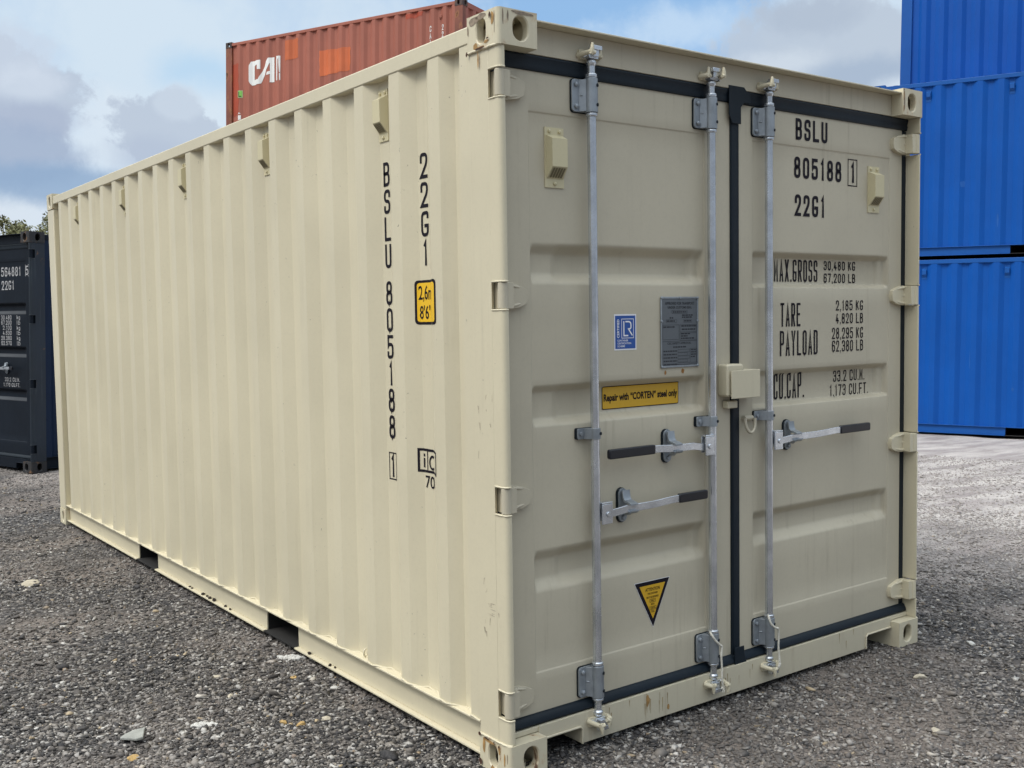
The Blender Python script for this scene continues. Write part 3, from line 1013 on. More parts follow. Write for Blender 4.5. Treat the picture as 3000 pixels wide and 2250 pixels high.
def locking_bar(root, xb, hz, hdir, hend, hcatch, gr0, keep_mir, yb=.040, Y=.075, beige=None):
    """bar with guides, clamp, cams, keepers, handle. hz handle height, hdir +1/-1, hend grip end x, hcatch x of the catch, gr0 grip start x"""
    mb = MB()
    mb.lathe_steps(xb, yb, [(.0140, .118), (.0140, .300), (.0165, .300), (.0165, 2.300), (.0140, 2.300), (.0140, 2.478)], 20)
    for a, b, r in ((2.283, 2.297, .0215), (2.419, 2.434, .0215), (.303, .318, .0215), (.172, .184, .0215)):
        mb.lathe_steps(xb, yb, [(r - .003, a), (r, a + .003), (r, b - .003), (r - .003, b)], 18)
    for z in (2.470, .127):
        mb.lathe_steps(xb, yb, [(.013, z - .012), (.019, z - .003), (.019, z + .005), (.013, z + .012)], 16)
    k = -1 if keep_mir else 1
    # cam heads: forged claw, one up one down
    for zc, s in ((2.490, 1), (.106, -1)):
        mb.prism([(xb - .020, zc - .006 * s), (xb + .020, zc - .006 * s), (xb + .026, zc + .006 * s), (xb - .026, zc + .006 * s)], 'y', yb - .016, yb + .016)
        xa = xb + k * .002
        mb.prism([(xa - .012, zc), (xa + .012, zc), (xa + .016, zc + .032 * s), (xa - .010, zc + .034 * s)], 'y', yb - .026, yb + .004)
        mb.box(xa - .020, xa + .024, yb - .032, yb - .010, *sorted((zc + .022 * s, zc + .037 * s)))
        mb.prism([(xb - k * .026, zc + .002 * s), (xb - k * .040, zc - .006 * s), (xb - k * .040, zc + .006 * s), (xb - k * .022, zc + .012 * s)], 'y', yb - .012, yb + .008)
    bar = mb.build('locking_bar', M['galv'], root, bevel=.0012, angle=40)
    # keepers welded to header and sill
    for zc, s, yf in ((2.500, 1, .060), (.098, -1, .045)):
        kb = MB()
        kb.prism(rrect(xb - .046, xb + .040, zc - .017, zc + .017, .006, 3), 'y', yf - .010, yf + .001)
        for e, ln in ((-k, 1.0), (k, .55)):
            pth = [(xb + e * .044, yf - .002, zc - .004 * s), (xb + e * .040, yf - .026, zc - .002 * s), (xb + e * .031, yf - .058 * ln, zc + .001 * s)]
            kb.tube(pth, [.011, .0095, .0085], 8)
            kb.tube([(xb + e * .031, yf - .056 * ln, zc - .008 * s), (xb + e * .029, yf - .060 * ln, zc + .010 * s), (xb + e * .027, yf - .060 * ln, zc + .030 * s)], [.0095, .0085, .0045], 8)
            kb.tube([(xb + e * .031, yf - .058 * ln, zc), (xb + e * .016, yf - .062 * ln, zc - .004 * s)], [.010, .007], 8)
        kb.build('cam_keeper', beige or M['beige'], bar, angle=50)
    # guides
    for z0, z1 in ((2.298, 2.418), (.185, .303)):
        g = MB()
        g.lathe_steps(xb, yb, [(.0235, z0), (.0235, z1)], 22)
        g.prism(rrect(xb - .070, xb + .004, z0 + .003, z1 - .003, .014), 'y', .0625, .0695)
        g.prism([(xb - .040, .0625), (xb - .016, .0625), (xb - .008, .024), (xb - .022, .040)], 'z', z0 + .004, z1 - .004)
        for z in (z0 + .022, z1 - .022):
            g.tube([(xb - .052, .063, z), (xb - .052, .056, z), (xb - .052, .053, z)], [.0095, .009, .004], 8)
        g.tube([(xb - .034, .062, (z0 + z1) / 2), (xb - .031, .050, (z0 + z1) / 2)], [.006, .003], 6)
        g.build('guide_bracket', M['galv_cast'], bar, bevel=.0012)
        d = MB()
        d.prism(rrect(xb - .0715, xb + .022, z0 + .0005, z1 - .001, .014), 'y', .0700, Y + .005)
        d.build('bracket_pad', M['rubber'], bar)
        for z in (z0 + .026, z1 - .026):
            d = MB()
            d.cyl((xb + .009, yb - .0200, z), (xb + .011, yb - .0242, z), .0060, 10)
            d.build('set_screw', M['rubber'], bar)
    # middle clamp
    z0, z1 = 1.137, 1.176
    g = MB()
    g.lathe_steps(xb, yb, [(.0205, z0), (.0205, z1)], 20)
    g.prism(rrect(xb - .062, xb + .002, z0, z1, .006, 3), 'y', .064, .069)
    g.prism([(xb - .034, .064), (xb - .016, .064), (xb - .008, .022), (xb - .019, .034)], 'z', z0, z1)
    g.tube([(xb - .046, .065, (z0 + z1) / 2), (xb - .046, .057, (z0 + z1) / 2)], .0085, 8)
    g.build('clamp', M['galv_cast'], bar, bevel=.001)
    d = MB()
    d.prism(rrect(xb - .065, xb + .024, z0 - .001, z1 + .001, .006, 3), 'y', .0695, Y + .005)
    d.build('bracket_pad', M['rubber'], bar)
    d = MB()
    d.cyl((xb + .010, yb - .0172, (z0 + z1) / 2), (xb + .011, yb - .0212, (z0 + z1) / 2), .0060, 10)
    d.build('set_screw', M['rubber'], bar)
    # handle
    h = MB()
    d = hdir
    lx0, lx1 = xb + d * .012, xb + d * .062
    h.box(*sorted((lx0, lx1)), .016, .023, hz - .040, hz + .034)
    h.box(*sorted((lx0, lx1)), .016, .044, hz + .0345, hz + .0405)
    h.box(*sorted((lx0, lx1)), .038, .044, hz - .030, hz + .034)
    h.tube([(xb + d * .040, .018, hz - .004), (xb + d * .040, .011, hz - .004)], .010, 10)
    n = 16
    pts = []
    for i in range(n):
        t = i / (n - 1)
        x = xb + d * .045 + (gr0 + d * .02 - xb - d * .045) * t
        zz = hz - .006 + .010 * sm(t, .05, .3) + .006 * sm(t, .5, .95)
        yy = .031 - .010 * sm(t, .1, .35) + .004 * sm(t, .6, .9)
        pts.append((x, yy, zz))
    h.sweep(pts, .009, .028)
    h.build('handle', M['galv'], bar, bevel=.0015)
    zz = pts[-1][2]
    gp = MB()
    xa, xz = sorted((gr0, hend))
    gp.prism(rrect(xa, xz, zz - .018, zz + .018, .008, 3), 'y', pts[-1][1] - .009, pts[-1][1] + .009)
    gp.build('handle_grip', M['grip'], bar, bevel=.004, seg=3)
    # catch
    zc = hz + .010
    c = MB()
    c.prism(stadium(hcatch, zc, .040, .126, 8), 'y', .0640, .0705)
    c.tube([(hcatch, .060, zc + .044), (hcatch, .052, zc + .044)], .011, 10)
    c.tube([(hcatch, .060, zc - .048), (hcatch, .054, zc - .048)], .008, 10)
    # hasp: a folded strap over the handle and a lip below it
    pr = [(.058, zc + .052), (.050, zc + .058), (.046, zc + .030), (.040, zc + .022), (.016, zc + .016), (.006, zc + .012), (.006, zc + .0050), (.016, zc + .009), (.042, zc + .013), (.050, zc + .018)]
    c.prism(pr, 'x', hcatch - .014, hcatch + .022)
    pr = [(.058, zc - .040), (.050, zc - .036), (.040, zc - .022), (.012, zc - .018), (.006, zc - .012), (.006, zc - .018), (.014, zc - .025), (.044, zc - .030)]
    c.prism(pr, 'x', hcatch - .010, hcatch + .026)
    c.build('handle_catch', M['galv_cast'], bar, bevel=.0015)
    e = MB()
    e.prism(stadium(hcatch - .001, zc - .001, .045, .132, 8), 'y', .0710, Y + .005)
    e.build('catch_pad', M['rubber'], bar)
    return bar

# ------------------------------------------------------------------ ground
def soft(x):
    # linear near the beige container, flat further off
    hi = np.where(x > 3.2, 3.2 + 1.65 * np.tanh((x - 3.2) / 1.65), x)
    return np.where(hi < -1.5, -1.5 + 1.2 * np.tanh((hi + 1.5) / 1.2), hi)

def gh(x, y):
    x = np.asarray(x, float)
    y = np.asarray(y, float)
    return .03357 * soft(x) + .00411 * np.clip(y, -6, 7)

def gz(x, y):
    return float(gh(x, y))

def axis_coords(a, b, step, far, n):
    c = list(np.arange(a, b + 1e-6, step))
    g = np.geomspace(step, far, n)
    return np.array(sorted([a - v for v in np.cumsum(g)] + c + [b + v for v in np.cumsum(g)]))

mb = MB()
gx = axis_coords(-6, 16, .16, 70, 28)
gy = axis_coords(-6, 13, .16, 70, 28)
XX, YY = np.meshgrid(gx, gy, indexing='ij')
rs = np.random.RandomState(3)
ZZ = gh(XX, YY)
foot = (np.clip(np.minimum(np.minimum(XX + .15, 2.6 - XX), np.minimum(YY + .15, 6.2 - YY)), -1, 1))
bump = np.array([[mnoise.noise(Vector((x * .9, y * .9, 0))) * .022 + mnoise.noise(Vector((x * 2.7, y * 2.7, 5))) * .009 for y in gy] for x in gx])
keep = np.clip(-foot / .5, 0, 1)
ZZ = ZZ + bump * keep * (np.hypot(XX, YY) < 30) - .004
n = len(gy)
me = bpy.data.meshes.new('ground')
vs = np.stack([XX.ravel(), YY.ravel(), ZZ.ravel()], 1)
fs = [(i * n + j, (i + 1) * n + j, (i + 1) * n + j + 1, i * n + j + 1) for i in range(len(gx) - 1) for j in range(n - 1)]
me.from_pydata([tuple(v) for v in vs], [], fs)
me.polygons.foreach_set('use_smooth', [True] * len(me.polygons))
me.materials.append(M['ground'])
ground = bpy.data.objects.new('ground', me)
COL.objects.link(ground)
tag(ground, kind='structure')

def ground_z(x, y):
    i = int(np.clip(np.searchsorted(gx, x) - 1, 0, len(gx) - 2))
    j = int(np.clip(np.searchsorted(gy, y) - 1, 0, len(gy) - 2))
    a, b = (x - gx[i]) / (gx[i + 1] - gx[i]), (y - gy[j]) / (gy[j + 1] - gy[j])
    return float(ZZ[i, j] * (1 - a) * (1 - b) + ZZ[i + 1, j] * a * (1 - b) + ZZ[i, j + 1] * (1 - a) * b + ZZ[i + 1, j + 1] * a * b)

def ground_zv(x, y):
    i = np.clip(np.searchsorted(gx, x) - 1, 0, len(gx) - 2)
    j = np.clip(np.searchsorted(gy, y) - 1, 0, len(gy) - 2)
    a, b = (x - gx[i]) / (gx[i + 1] - gx[i]), (y - gy[j]) / (gy[j + 1] - gy[j])
    return ZZ[i, j] * (1 - a) * (1 - b) + ZZ[i + 1, j] * a * (1 - b) + ZZ[i, j + 1] * (1 - a) * b + ZZ[i + 1, j + 1] * a * b

# ------------------------------------------------------------------ gravel (one mass of loose stones)
def gravel(N):
    rs = np.random.RandomState(11)
    th = R(36.7) + (rs.rand(N) * 2 - 1) * R(33)
    q = rs.rand(N)
    rr = 3.0 * (13.5 / 3.0) ** (q ** 1.15)
    x = CAMLOC.x + rr * np.sin(th)
    y = CAMLOC.y + rr * np.cos(th)
    rad = np.exp(rs.randn(N) * .46) * .0066
    rad = np.clip(rad, .0026, .018)
    rad *= np.where(rs.rand(N) < .012, 1.7, 1.0)
    inside = (x > .10) & (x < 2.34) & (y > .14) & (y < 5.95)
    den = np.array([.5 + .9 * mnoise.noise(Vector((a * .8, b * .8, 2))) + .5 * mnoise.noise(Vector((a * 2.5, b * 2.5, 9))) for a, b in zip(x, y)])
    ok = ~inside & (rs.rand(N) < np.clip(den + .40, .45, 1))
    x, y, rad = x[ok], y[ok], rad[ok]
    n = len(x)
    kinds = []
    while len(kinds) < 40:
        bm = bmesh.new()
        for k in range(9):
            d = Vector(rs.randn(3)).normalized() * (.8 + .35 * rs.rand())
            bm.verts.new(d)
        bmesh.ops.convex_hull(bm, input=bm.verts[:])
        bmesh.ops.delete(bm, geom=[v for v in bm.verts if not v.link_faces], context='VERTS')
        bmesh.ops.recalc_face_normals(bm, faces=bm.faces)
        bm.verts.index_update()
        kinds.append((np.array([v.co[:] for v in bm.verts]), np.array([[v.index for v in f.verts] for f in bm.faces if len(f.verts) == 3])))
        bm.free()
    which = rs.randint(0, len(kinds), n)
    zg = ground_zv(x, y)
    VV, FF, base = [], [], 0
    for k, (bv, bf) in enumerate(kinds):
        ix = np.where(which == k)[0]
        c = len(ix)
        sc = np.stack([.85 + .65 * rs.rand(c), .70 + .45 * rs.rand(c), .30 + .42 * rs.rand(c)], 1)
        P = bv[None] * sc[:, None, :]
        t = rs.randn(c) * .30
        ct, st = np.cos(t)[:, None], np.sin(t)[:, None]
        Y_, Z_ = P[:, :, 1] * ct - P[:, :, 2] * st, P[:, :, 1] * st + P[:, :, 2] * ct
        a = rs.rand(c) * 6.283
        cs, ss = np.cos(a)[:, None], np.sin(a)[:, None]
        X2, Y2 = P[:, :, 0] * cs - Y_ * ss, P[:, :, 0] * ss + Y_ * cs
        r3 = rad[ix][:, None]
        V = np.stack([X2 * r3 + x[ix][:, None], Y2 * r3 + y[ix][:, None], Z_ * r3 + (zg[ix] + rad[ix] * (.05 + .3 * rs.rand(c)))[:, None]], 2)
        VV.append(V.reshape(-1, 3))
        FF.append((bf[None] + (base + np.arange(c) * len(bv))[:, None, None]).reshape(-1))
        base += c * len(bv)
    VV = np.concatenate(VV).astype(np.float32)
    FF = np.concatenate(FF).astype(np.int32)
    nf = len(FF) // 3
    me = bpy.data.meshes.new('gravel')
    me.vertices.add(len(VV))
    me.vertices.foreach_set('co', VV.reshape(-1))
    me.loops.add(len(FF))
    me.loops.foreach_set('vertex_index', FF)
    me.polygons.add(nf)
    me.polygons.foreach_set('loop_start', np.arange(0, nf * 3, 3, dtype=np.int32))
    me.polygons.foreach_set('loop_total', np.full(nf, 3, np.int32))
    me.update()
    me.validate()
    me.materials.append(M['stone'])
    o = bpy.data.objects.new('gravel', me)
    COL.objects.link(o)
    tag(o, 'loose dark grey crushed stone spread over the yard', 'gravel', kind='stuff')
    print('gravel stones', n)

gravel(360000)

def rock(name, x, y, size, material, label, cat='stone', group=None, seed=0, flat=.55, dz=0.0, sub=2):
    bm = bmesh.new()
    bmesh.ops.create_icosphere(bm, subdivisions=sub, radius=1)
    rn = random.Random(seed)
    off = Vector((rn.random() * 50, rn.random() * 50, 0))
    rot = Matrix.Rotation(rn.random() * 6.28, 3, 'Z') @ Matrix.Rotation(rn.uniform(-.3, .3), 3, 'X')
    for v in bm.verts:
        d = v.co.normalized()
        k = 1 + .38 * mnoise.noise(d * 1.3 + off) + .14 * mnoise.noise(d * 3.5 + off)
        v.co = rot @ Vector((d.x * k * size[0], d.y * k * size[1], d.z * k * size[0] * flat))
    me = bpy.data.meshes.new(name)
    bm.to_mesh(me)
    bm.free()
    me.polygons.foreach_set('use_smooth', [True] * len(me.polygons))
    me.set_sharp_from_angle(angle=R(32))
    me.materials.append(material)
    o = bpy.data.objects.new(name, me)
    COL.objects.link(o)
    o.location = (x, y, ground_z(x, y) + size[0] * flat * .35 + dz)
    tag(o, label, cat, group)
    return o

# flat slab of slate
bm_ = MB()
bm_.prism([(-.055, -.055), (-.030, -.063), (.050, .010), (.078, .030), (.030, .048), (-.020, .040), (-.062, .022)], 'z', 0, .011)
sl = bm_.build('slate_slab', M['slab'], bevel=.003)
sl.location = (-.885, 1.20, ground_z(-.885, 1.20) + .008)
sl.rotation_euler = (R(-5), R(3), R(28))
tag(sl, 'flat grey slate slab lying on the dark gravel in the lower left', 'slate')

def crumble(name, x, y, spread, n, label, seed, ang):
    mb = MB()
    rn = random.Random(seed)
    bm = bmesh.new()
    bmesh.ops.create_icosphere(bm, subdivisions=1, radius=1)
    for i in range(n):
        u, v = rn.gauss(0, spread[0] * .42), rn.gauss(0, spread[1] * .42)
        a = math.cos(ang) * u - math.sin(ang) * v
        b = math.sin(ang) * u + math.cos(ang) * v
        r = rn.uniform(.006, .015)
        vs = []
        for w in bm.verts:
            k = r * rn.uniform(.7, 1.2)
            vs.append((a + w.co.x * k, b + w.co.y * k, w.co.z * k * .8 + rn.uniform(0, .001)))
        zz = ground_z(x + a, y + b) - ground_z(x, y)
        mb.add([(p, q, s_ + zz) for p, q, s_ in vs], [tuple(w.index for w in f.verts) for f in bm.faces])
    bm.free()
    o = mb.build(name, M['white_stone'], flat=True)
    o.location = (x, y, ground_z(x, y) + .0050)
    tag(o, label, 'rubble')

crumble('crumbled_concrete', -.016, 1.70, (.075, .030), 90, 'white crumbled concrete patch below the near fork pocket', 3, R(-40))
crumble('crumbled_concrete', -.64, 1.16, (.045, .022), 42, 'small white crumbled concrete patch near the slate slab', 5, R(-30))

rock('stone', -.379, .991, (.021, .013), M['ochre_stone'], 'long ochre stone on the gravel left of its darker ochre neighbour', seed=1, group='ochre stones')
rock('stone', -.332, .931, (.020, .013), M['ochre_stone'], 'darker ochre stone nearest the right of the ochre pair', seed=2, group='ochre stones')
rock('stone', -.229, .920, (.019, .015), M['pale_stone'], 'round cream stone on the gravel in front of the bottom rail', seed=3)
rock('stone', -.044, 1.214, (.017, .015), M['white_stone'], 'round white pebble close to the bottom rail of the beige container', seed=4)
rock('stone', -.126, 1.443, (.017, .013), M['ochre_stone'], 'tan stone between white rubble patch and white pebble', seed=5)
rock('stone', -.391, 1.666, (.023, .013), M['pale_stone'], 'flat cream stone left of the large white rubble patch', seed=6, flat=.4)
rock('stone', -.436, 1.394, (.022, .012), M['pale_stone'], 'thin cream stone in open gravel above the ochre stones', seed=7, flat=.35)
rock('stone', -.955, 1.015, (.024, .020), M['ochre_stone'], 'orange brown stone below the slate slab', seed=8, flat=.4)
rock('stone', -.653, 4.041, (.085, .045), M['pale_stone'], 'large flat pale stone sunk in the gravel far left', seed=9, flat=.12)
rock('stone', 1.535, -.637, (.027, .018), M['pale_stone'], 'cream stone on open gravel at lower right', seed=10, flat=.4)
rock('stone', 2.003, -.278, (.034, .014), M['pale_stone'], 'long tan stone on gravel in front of the door sill', seed=11, flat=.35)
rock('stone', 2.60, -.17, (.028, .020), M['white_stone'], 'white flat stone beside the right bottom corner casting', seed=12, flat=.35)

# ------------------------------------------------------------------ the beige container
PB = dict(cast=M['beige_cast'], post=M['beige'], rail=M['beige'], wall=M['beige_wall'], roof=M['beige'], header=M['beige_door'], sill=M['beige_sill'], weld=True)
hero = container('shipping_container', PB, door=True)
hm = Matrix(((0.999437, -.000069, -.033549), (-.000069, .999992, -.00411), (.033549, .00411, .999429))).to_4x4()
hero.matrix_world = hm
tag(hero, 'beige shipping container with closed double doors standing in the foreground', 'shipping container')
sill_header(hero, PB, None)
RECS = [(1.684, 1.838), (1.182, 1.343), (.600, .756)]
SH_ = None
RECL = [(1.690, 1.838), (1.190, 1.343), (.600, .760)]
DL = DoorShape(.057, 1.193, .175, 1.05, RECL, depth=.040, slopes=((.048, .045), (.036, .034), (.055, .050)))
DR = DoorShape(1.244, 2.381, 1.33, 2.29, RECS, depth=.038, slopes=((.022, .030), (.022, .030), (.052, .045)))

def gasket_strip(mb, x0, x1, top):
    if top:
        pr = [(.092, 2.418), (.069, 2.421), (.065, 2.436), (.068, 2.445), (.061, 2.466), (.064, 2.4735), (.092, 2.4735)]
    else:
        pr = [(.092, .140), (.060, .140), (.052, .148), (.055, .160), (.063, .172), (.071, .178), (.092, .178)]
    mb.prism(pr, 'x', x0, x1)

doors = []
for sh, mir in ((DL, False), (DR, True)):
    mb = MB()
    sh.mesh(mb)
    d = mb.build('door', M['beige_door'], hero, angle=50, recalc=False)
    doors.append(d)
    g = MB()
    if not mir:
        gasket_strip(g, .0245, 1.1935, True)
        gasket_strip(g, .0245, 1.1935, False)
        g.box(.0242, .0560, .0745, .10, .1785, 2.4175)
    else:
        gasket_strip(g, 1.1940, CW - .0245, True)
        gasket_strip(g, 1.1940, CW - .0245, False)
        g.box(CW - .0560, CW - .0228, .0745, .10, .1785, 2.4175)
        g.prism([(.095, 1.194), (.070, 1.194), (.064, 1.200), (.064, 1.236), (.070, 1.243), (.095, 1.243)][::1], 'x', 0, 0) if False else None
        g.prism([(1.194, .095), (1.194, .070), (1.200, .065), (1.236, .065), (1.243, .070), (1.243, .095)], 'z', .1785, 2.4175)
        # overlap flap at the top of the joint
        g.prism([(1.172, 2.480), (1.172, 2.374), (1.190, 2.338), (1.243, 2.338), (1.243, 2.405), (1.262, 2.424), (1.300, 2.424), (1.300, 2.468), (1.282, 2.468), (1.262, 2.486), (1.172, 2.486)], 'y', .0565, .0605)
        g.prism([(1.190, .21), (1.190, .1345), (1.262, .1345), (1.250, .17), (1.246, .21)], 'y', .0485, .0515)
    g.build('gasket', M['rubber'], d, bevel=.0015)
    for a, b in HZ:
        h = MB()
        hinge(h, mir, (a + b) / 2)
        h.build('hinge', M['beige_door'] if not mir else M['beige'], d, bevel=.003, seg=2)

# locking gear
locking_bar(hero, .434, .864, 1, 1.000, .590, .842, False)
locking_bar(hero, 1.050, 1.066, -1, .484, .826, .716, True)
locking_bar(hero, 1.392, 1.052, 1, 2.066, 1.545, 1.850, False)

# vents on the long wall and on the doors
def side_map(y0):
    return lambda u, n, z: (WX0 + WD - n - .0005, y0 - u, z)
for k in range(5):
    vent(hero, side_map(.824 + 1.112 * k), M['cream'], 2.275, 2.474, .070)
for x0, sh in ((.290, DL), (2.163, DR)):
    vent(hero, (lambda xx, s_: (lambda u, n, z: (xx + u, s_.Y + .0035 - n, z)))(x0, sh), M['cream'], 2.030, 2.238, .085)

# lock box straddling the joint
mb = MB()
mb.prism(rrect(1.118, 1.215, 1.249, 1.379, .012), 'y', .021, .0745)
lb = mb.build('lock_box', M['beige'], hero, bevel=.008, seg=3)
mb = MB()
mb.box(1.128, 1.299, .0075, .0125, 1.241, 1.354)
mb.box(1.2215, 1.299, .0130, .0745, 1.3475, 1.353)
mb.box(1.2925, 1.2985, .0130, .0745, 1.243, 1.347)
mb.box(1.2215, 1.2285, .0130, .0745, 1.243, 1.347)
mb.build('lock_cover', M['beige'], lb, bevel=.002, seg=3)
mb = MB()
mb.box(1.146, 1.206, .045, .0745, 1.199, 1.229)
mb.build('lock_tab', M['beige'], lb, bevel=.004)
mb = MB()
mb.cyl((1.262, .063, 1.152), (1.316, .066, 1.150), .011, 12)
mb.box(1.27, 1.312, .066, .0765, 1.142, 1.160)
ring = [(1.262 + .026 - .030 * math.cos(R(a)), .052 - .006 * math.sin(R(a)), 1.150 - .058 * math.sin(R(a)) ** .8) for a in range(0, 181, 15)]
mb.tube(ring, .0068, 10)
mb.build('tie_ring', M['beige_door'], hero, angle=50)
mb = MB()
mb.tube([(1.318, .074, 1.300), (1.320, .060, 1.296), (1.320, .056, 1.278), (1.314, .058, 1.268)], .0045, 8)
mb.build('seal_hook', M['beige_door'], hero, angle=50)
# lashing eye low on the long wall
mb = MB()
yr = 1.06
mb.tube([(.034 - .012 * math.sin(R(a)), yr, .172 + .017 * math.cos(R(a)) + .0050) for a in range(0, 181, 20)], .004, 8)
mb.build('lashing_eye', M['beige'], hero, angle=50)

# lettering and stickers on the doors
def on_door(sh, off=.0012):
    return lambda u, v: (u, sh.y(u, v) - off, v)
XR, ZR = DR.cuts()
XL, ZL = DL.cuts()
RZ = [z for z in sorted(set(ZR) | set(ZL)) if any(a - .003 <= z <= b + .003 for a, b in RECS)]
def deeper(u, v, sh=DR):
    # the sizes were taken on the plane y = .075; follow the sight line onto the recessed sheet
    d = sh.y(u, v) - .079
    return u + d * (u + 2.055) / 2.88, v + d * (v - 1.58) / 2.88
def dtext(items, name, label, mt=M['ink']):
    for s, x0, x1, z0, z1, t in items:
        d = max(sh_depth(x0, x1, z0, z1), 0)
        f = d / 2.88
        a, b = x0 + f * (x0 + 2.055), x1 + f * (x1 + 2.055)
        c, e = z0 + f * (z0 - 1.58), z1 + f * (z1 - 1.58)
        decal(name, textq(s, a, b, c, e, t * 1.16), on_door(DR, .0016), mt, hero, vcuts=RZ, label=label + ' ' + s)
def sh_depth(x0, x1, z0, z1):
    return DR.y((x0 + x1) / 2, (z0 + z1) / 2) - .079
dtext([('BSLU', 1.606, 1.822, 2.312, 2.402, .0120), ('805188', 1.601, 1.927, 2.152, 2.242, .0120), ('1', 1.994, 2.026, 2.156, 2.244, .0125)], 'lettering', 'black code')
decal('lettering', frameq(1.974, 2.043, 2.140, 2.260, .0045), on_door(DR), M['ink'], hero, label='box round the last digit')
dtext([('22G1', 1.606, 1.811, 1.992, 2.083, .0120)], 'lettering', 'black code')
dtext([('MAX.GROSS', 1.470, 1.760, 1.712, 1.806, .0076), ('30,480 KG', 1.804, 2.030, 1.764, 1.804, .0050), ('67,200 LB', 1.804, 2.031, 1.709, 1.750, .0050)], 'lettering', 'black weight line')
dtext([('TARE', 1.512, 1.645, 1.522, 1.622, .0080), ('PAYLOAD', 1.509, 1.763, 1.397, 1.504, .0080), ('2,185 KG', 1.892, 2.091, 1.587, 1.632, .0050), ('4,820 LB', 1.892, 2.091, 1.529, 1.575, .0050), ('28,295 KG', 1.865, 2.092, 1.461, 1.511, .0050), ('62,380 LB', 1.865, 2.093, 1.404, 1.454, .0050)], 'lettering', 'black weight line')
dtext([('CU.CAP.', 1.468, 1.667, 1.215, 1.325, .0078), ('33.2 CU.M.', 1.874, 2.103, 1.270, 1.320, .0050), ('1,173 CU.FT.', 1.849, 2.131, 1.207, 1.257, .0050)], 'lettering', 'black capacity line')

# certification sticker
st = decal('certificate_sticker', rectq(.566, .678, 1.451, 1.585), on_door(DL, .0010), M['white'], hero, label='blue and white certification sticker')
decal('blue_field', rectq(.571, .673, 1.4565, 1.5795), on_door(DL, .0016), M['lrblue'], st)
q = fontq('CERTIFIED', .580, .591, 1.497, 1.566, .02, rot=True)
q += frameq(.602, .664, 1.495, 1.568, .0022)
q += ribbon([(.614, 1.559), (.614, 1.505), (.636, 1.505)], False, .0052)
q += ribbon(fillet([(.622, 1.557, 0), (.650, 1.557, 1), (.650, 1.530, 1), (.634, 1.530, 0)], False, .013), False, .0052)
q += ribbon([(.637, 1.530), (.657, 1.505)], False, .0055)
q += fontq('CONTAINER', .581, .635, 1.4835, 1.4905, .01) + fontq('CERTIFICATION', .581, .650, 1.4730, 1.4800, .01) + fontq('SCHEME', .581, .619, 1.4625, 1.4695, .01)
decal('sticker_print', q, on_door(DL, .0021), M['white'], st)

# data plate
mb = MB()
mb.prism(rrect(.804, 1.008, 1.377, 1.648, .004, 3), 'y', .0745, .0788)
dp = mb.build('data_plate', M['plate'], hero, bevel=.001)
mb = MB()
for a, b, c, d_ in ((.803, 1.009, 1.642, 1.649), (.803, 1.009, 1.376, 1.383), (.803, .809, 1.3832, 1.6418), (1.003, 1.009, 1.3832, 1.6418)):
    mb.box(a, b, .0728, .0765, c, d_)
for x, z in ((.808, 1.645), (.906, 1.645), (1.004, 1.645), (.806, 1.555), (1.004, 1.555), (.808, 1.380), (1.004, 1.380)):
    mb.tube([(x, .0745, z), (x, .0700, z), (x, .0690, z)], [.0062, .0055, .003], 8)
mb.build('plate_rim', M['galv_cast'], dp, bevel=.0008)
q = fontq('APPROVED FOR TRANSPORT', .826, .986, 1.618, 1.629, .02) + fontq('UNDER CUSTOMS SEAL', .840, .972, 1.603, 1.613, .02)
q += frameq(.862, .948, 1.584, 1.597, .0012) + fontq('CSC SAFETY APPROVAL', .838, .968, 1.465, 1.4735, .015)
rn = random.Random(4)
def dashes(x0, x1, z, h):
    res = []
    x = x0
    while x < x1 - .004:
        w = min(rn.uniform(.006, .018), x1 - x)
        res += rectq(x, x + w, z, z + h)
        x += w + .0025
    return res
q += dashes(.868, .942, 1.588, .005)
for x0, x1, z in ((.918, .978, 1.575), (.850, .872, 1.565), (.918, .972, 1.567), (.834, .885, 1.553), (.93, .968, 1.553), (.816, .878, 1.530), (.914, .996, 1.533), (.916, .992, 1.520), (.912, .968, 1.503), (.912, .948, 1.494), (.912, .990, 1.485), (.868, .946, 1.452)):
    q += dashes(x0, x1, z, .0055)
for i in range(5):
    q += dashes(.816, .890, 1.437 - .0128 * i, .0050)
    q += frameq(.894, .960 - .012 * (i % 2), 1.434 - .0128 * i, 1.445 - .0128 * i, .001)
q += frameq(.812, .902, 1.484, 1.541, .0012) + frameq(.906, 1.000, 1.512, 1.541, .0012) + frameq(.906, 1.000, 1.480, 1.509, .0012) + frameq(.810, 1.001, 1.386, 1.478, .0012) + frameq(.832, .888, 1.549, 1.562, .0008) + frameq(.926, .972, 1.549, 1.562, .0008) + frameq(.962, .998, 1.392, 1.448, .001)
for i in range(4):
    q += dashes(.966, .994, 1.440 - .009 * i, .0045)
decal('plate_print', q, lambda u, v: (u, .0738, v), M['plate_dark'], dp)
# two rust spots below it
q = []
for cx, cz, a, b in ((.925, 1.360, .010, .011), (.830, 1.357, .006, .009)):
    q.append([(cx + a * math.cos(t * .628) * rn.uniform(.75, 1.1), cz + b * math.sin(t * .628) * rn.uniform(.75, 1.1)) for t in range(10)])
M['rust'] = paint('rust spot', (.30, .14, .035), .7, .3, scale=60)
decal('rust_spot', q, on_door(DL, .0008), M['rust'], hero)

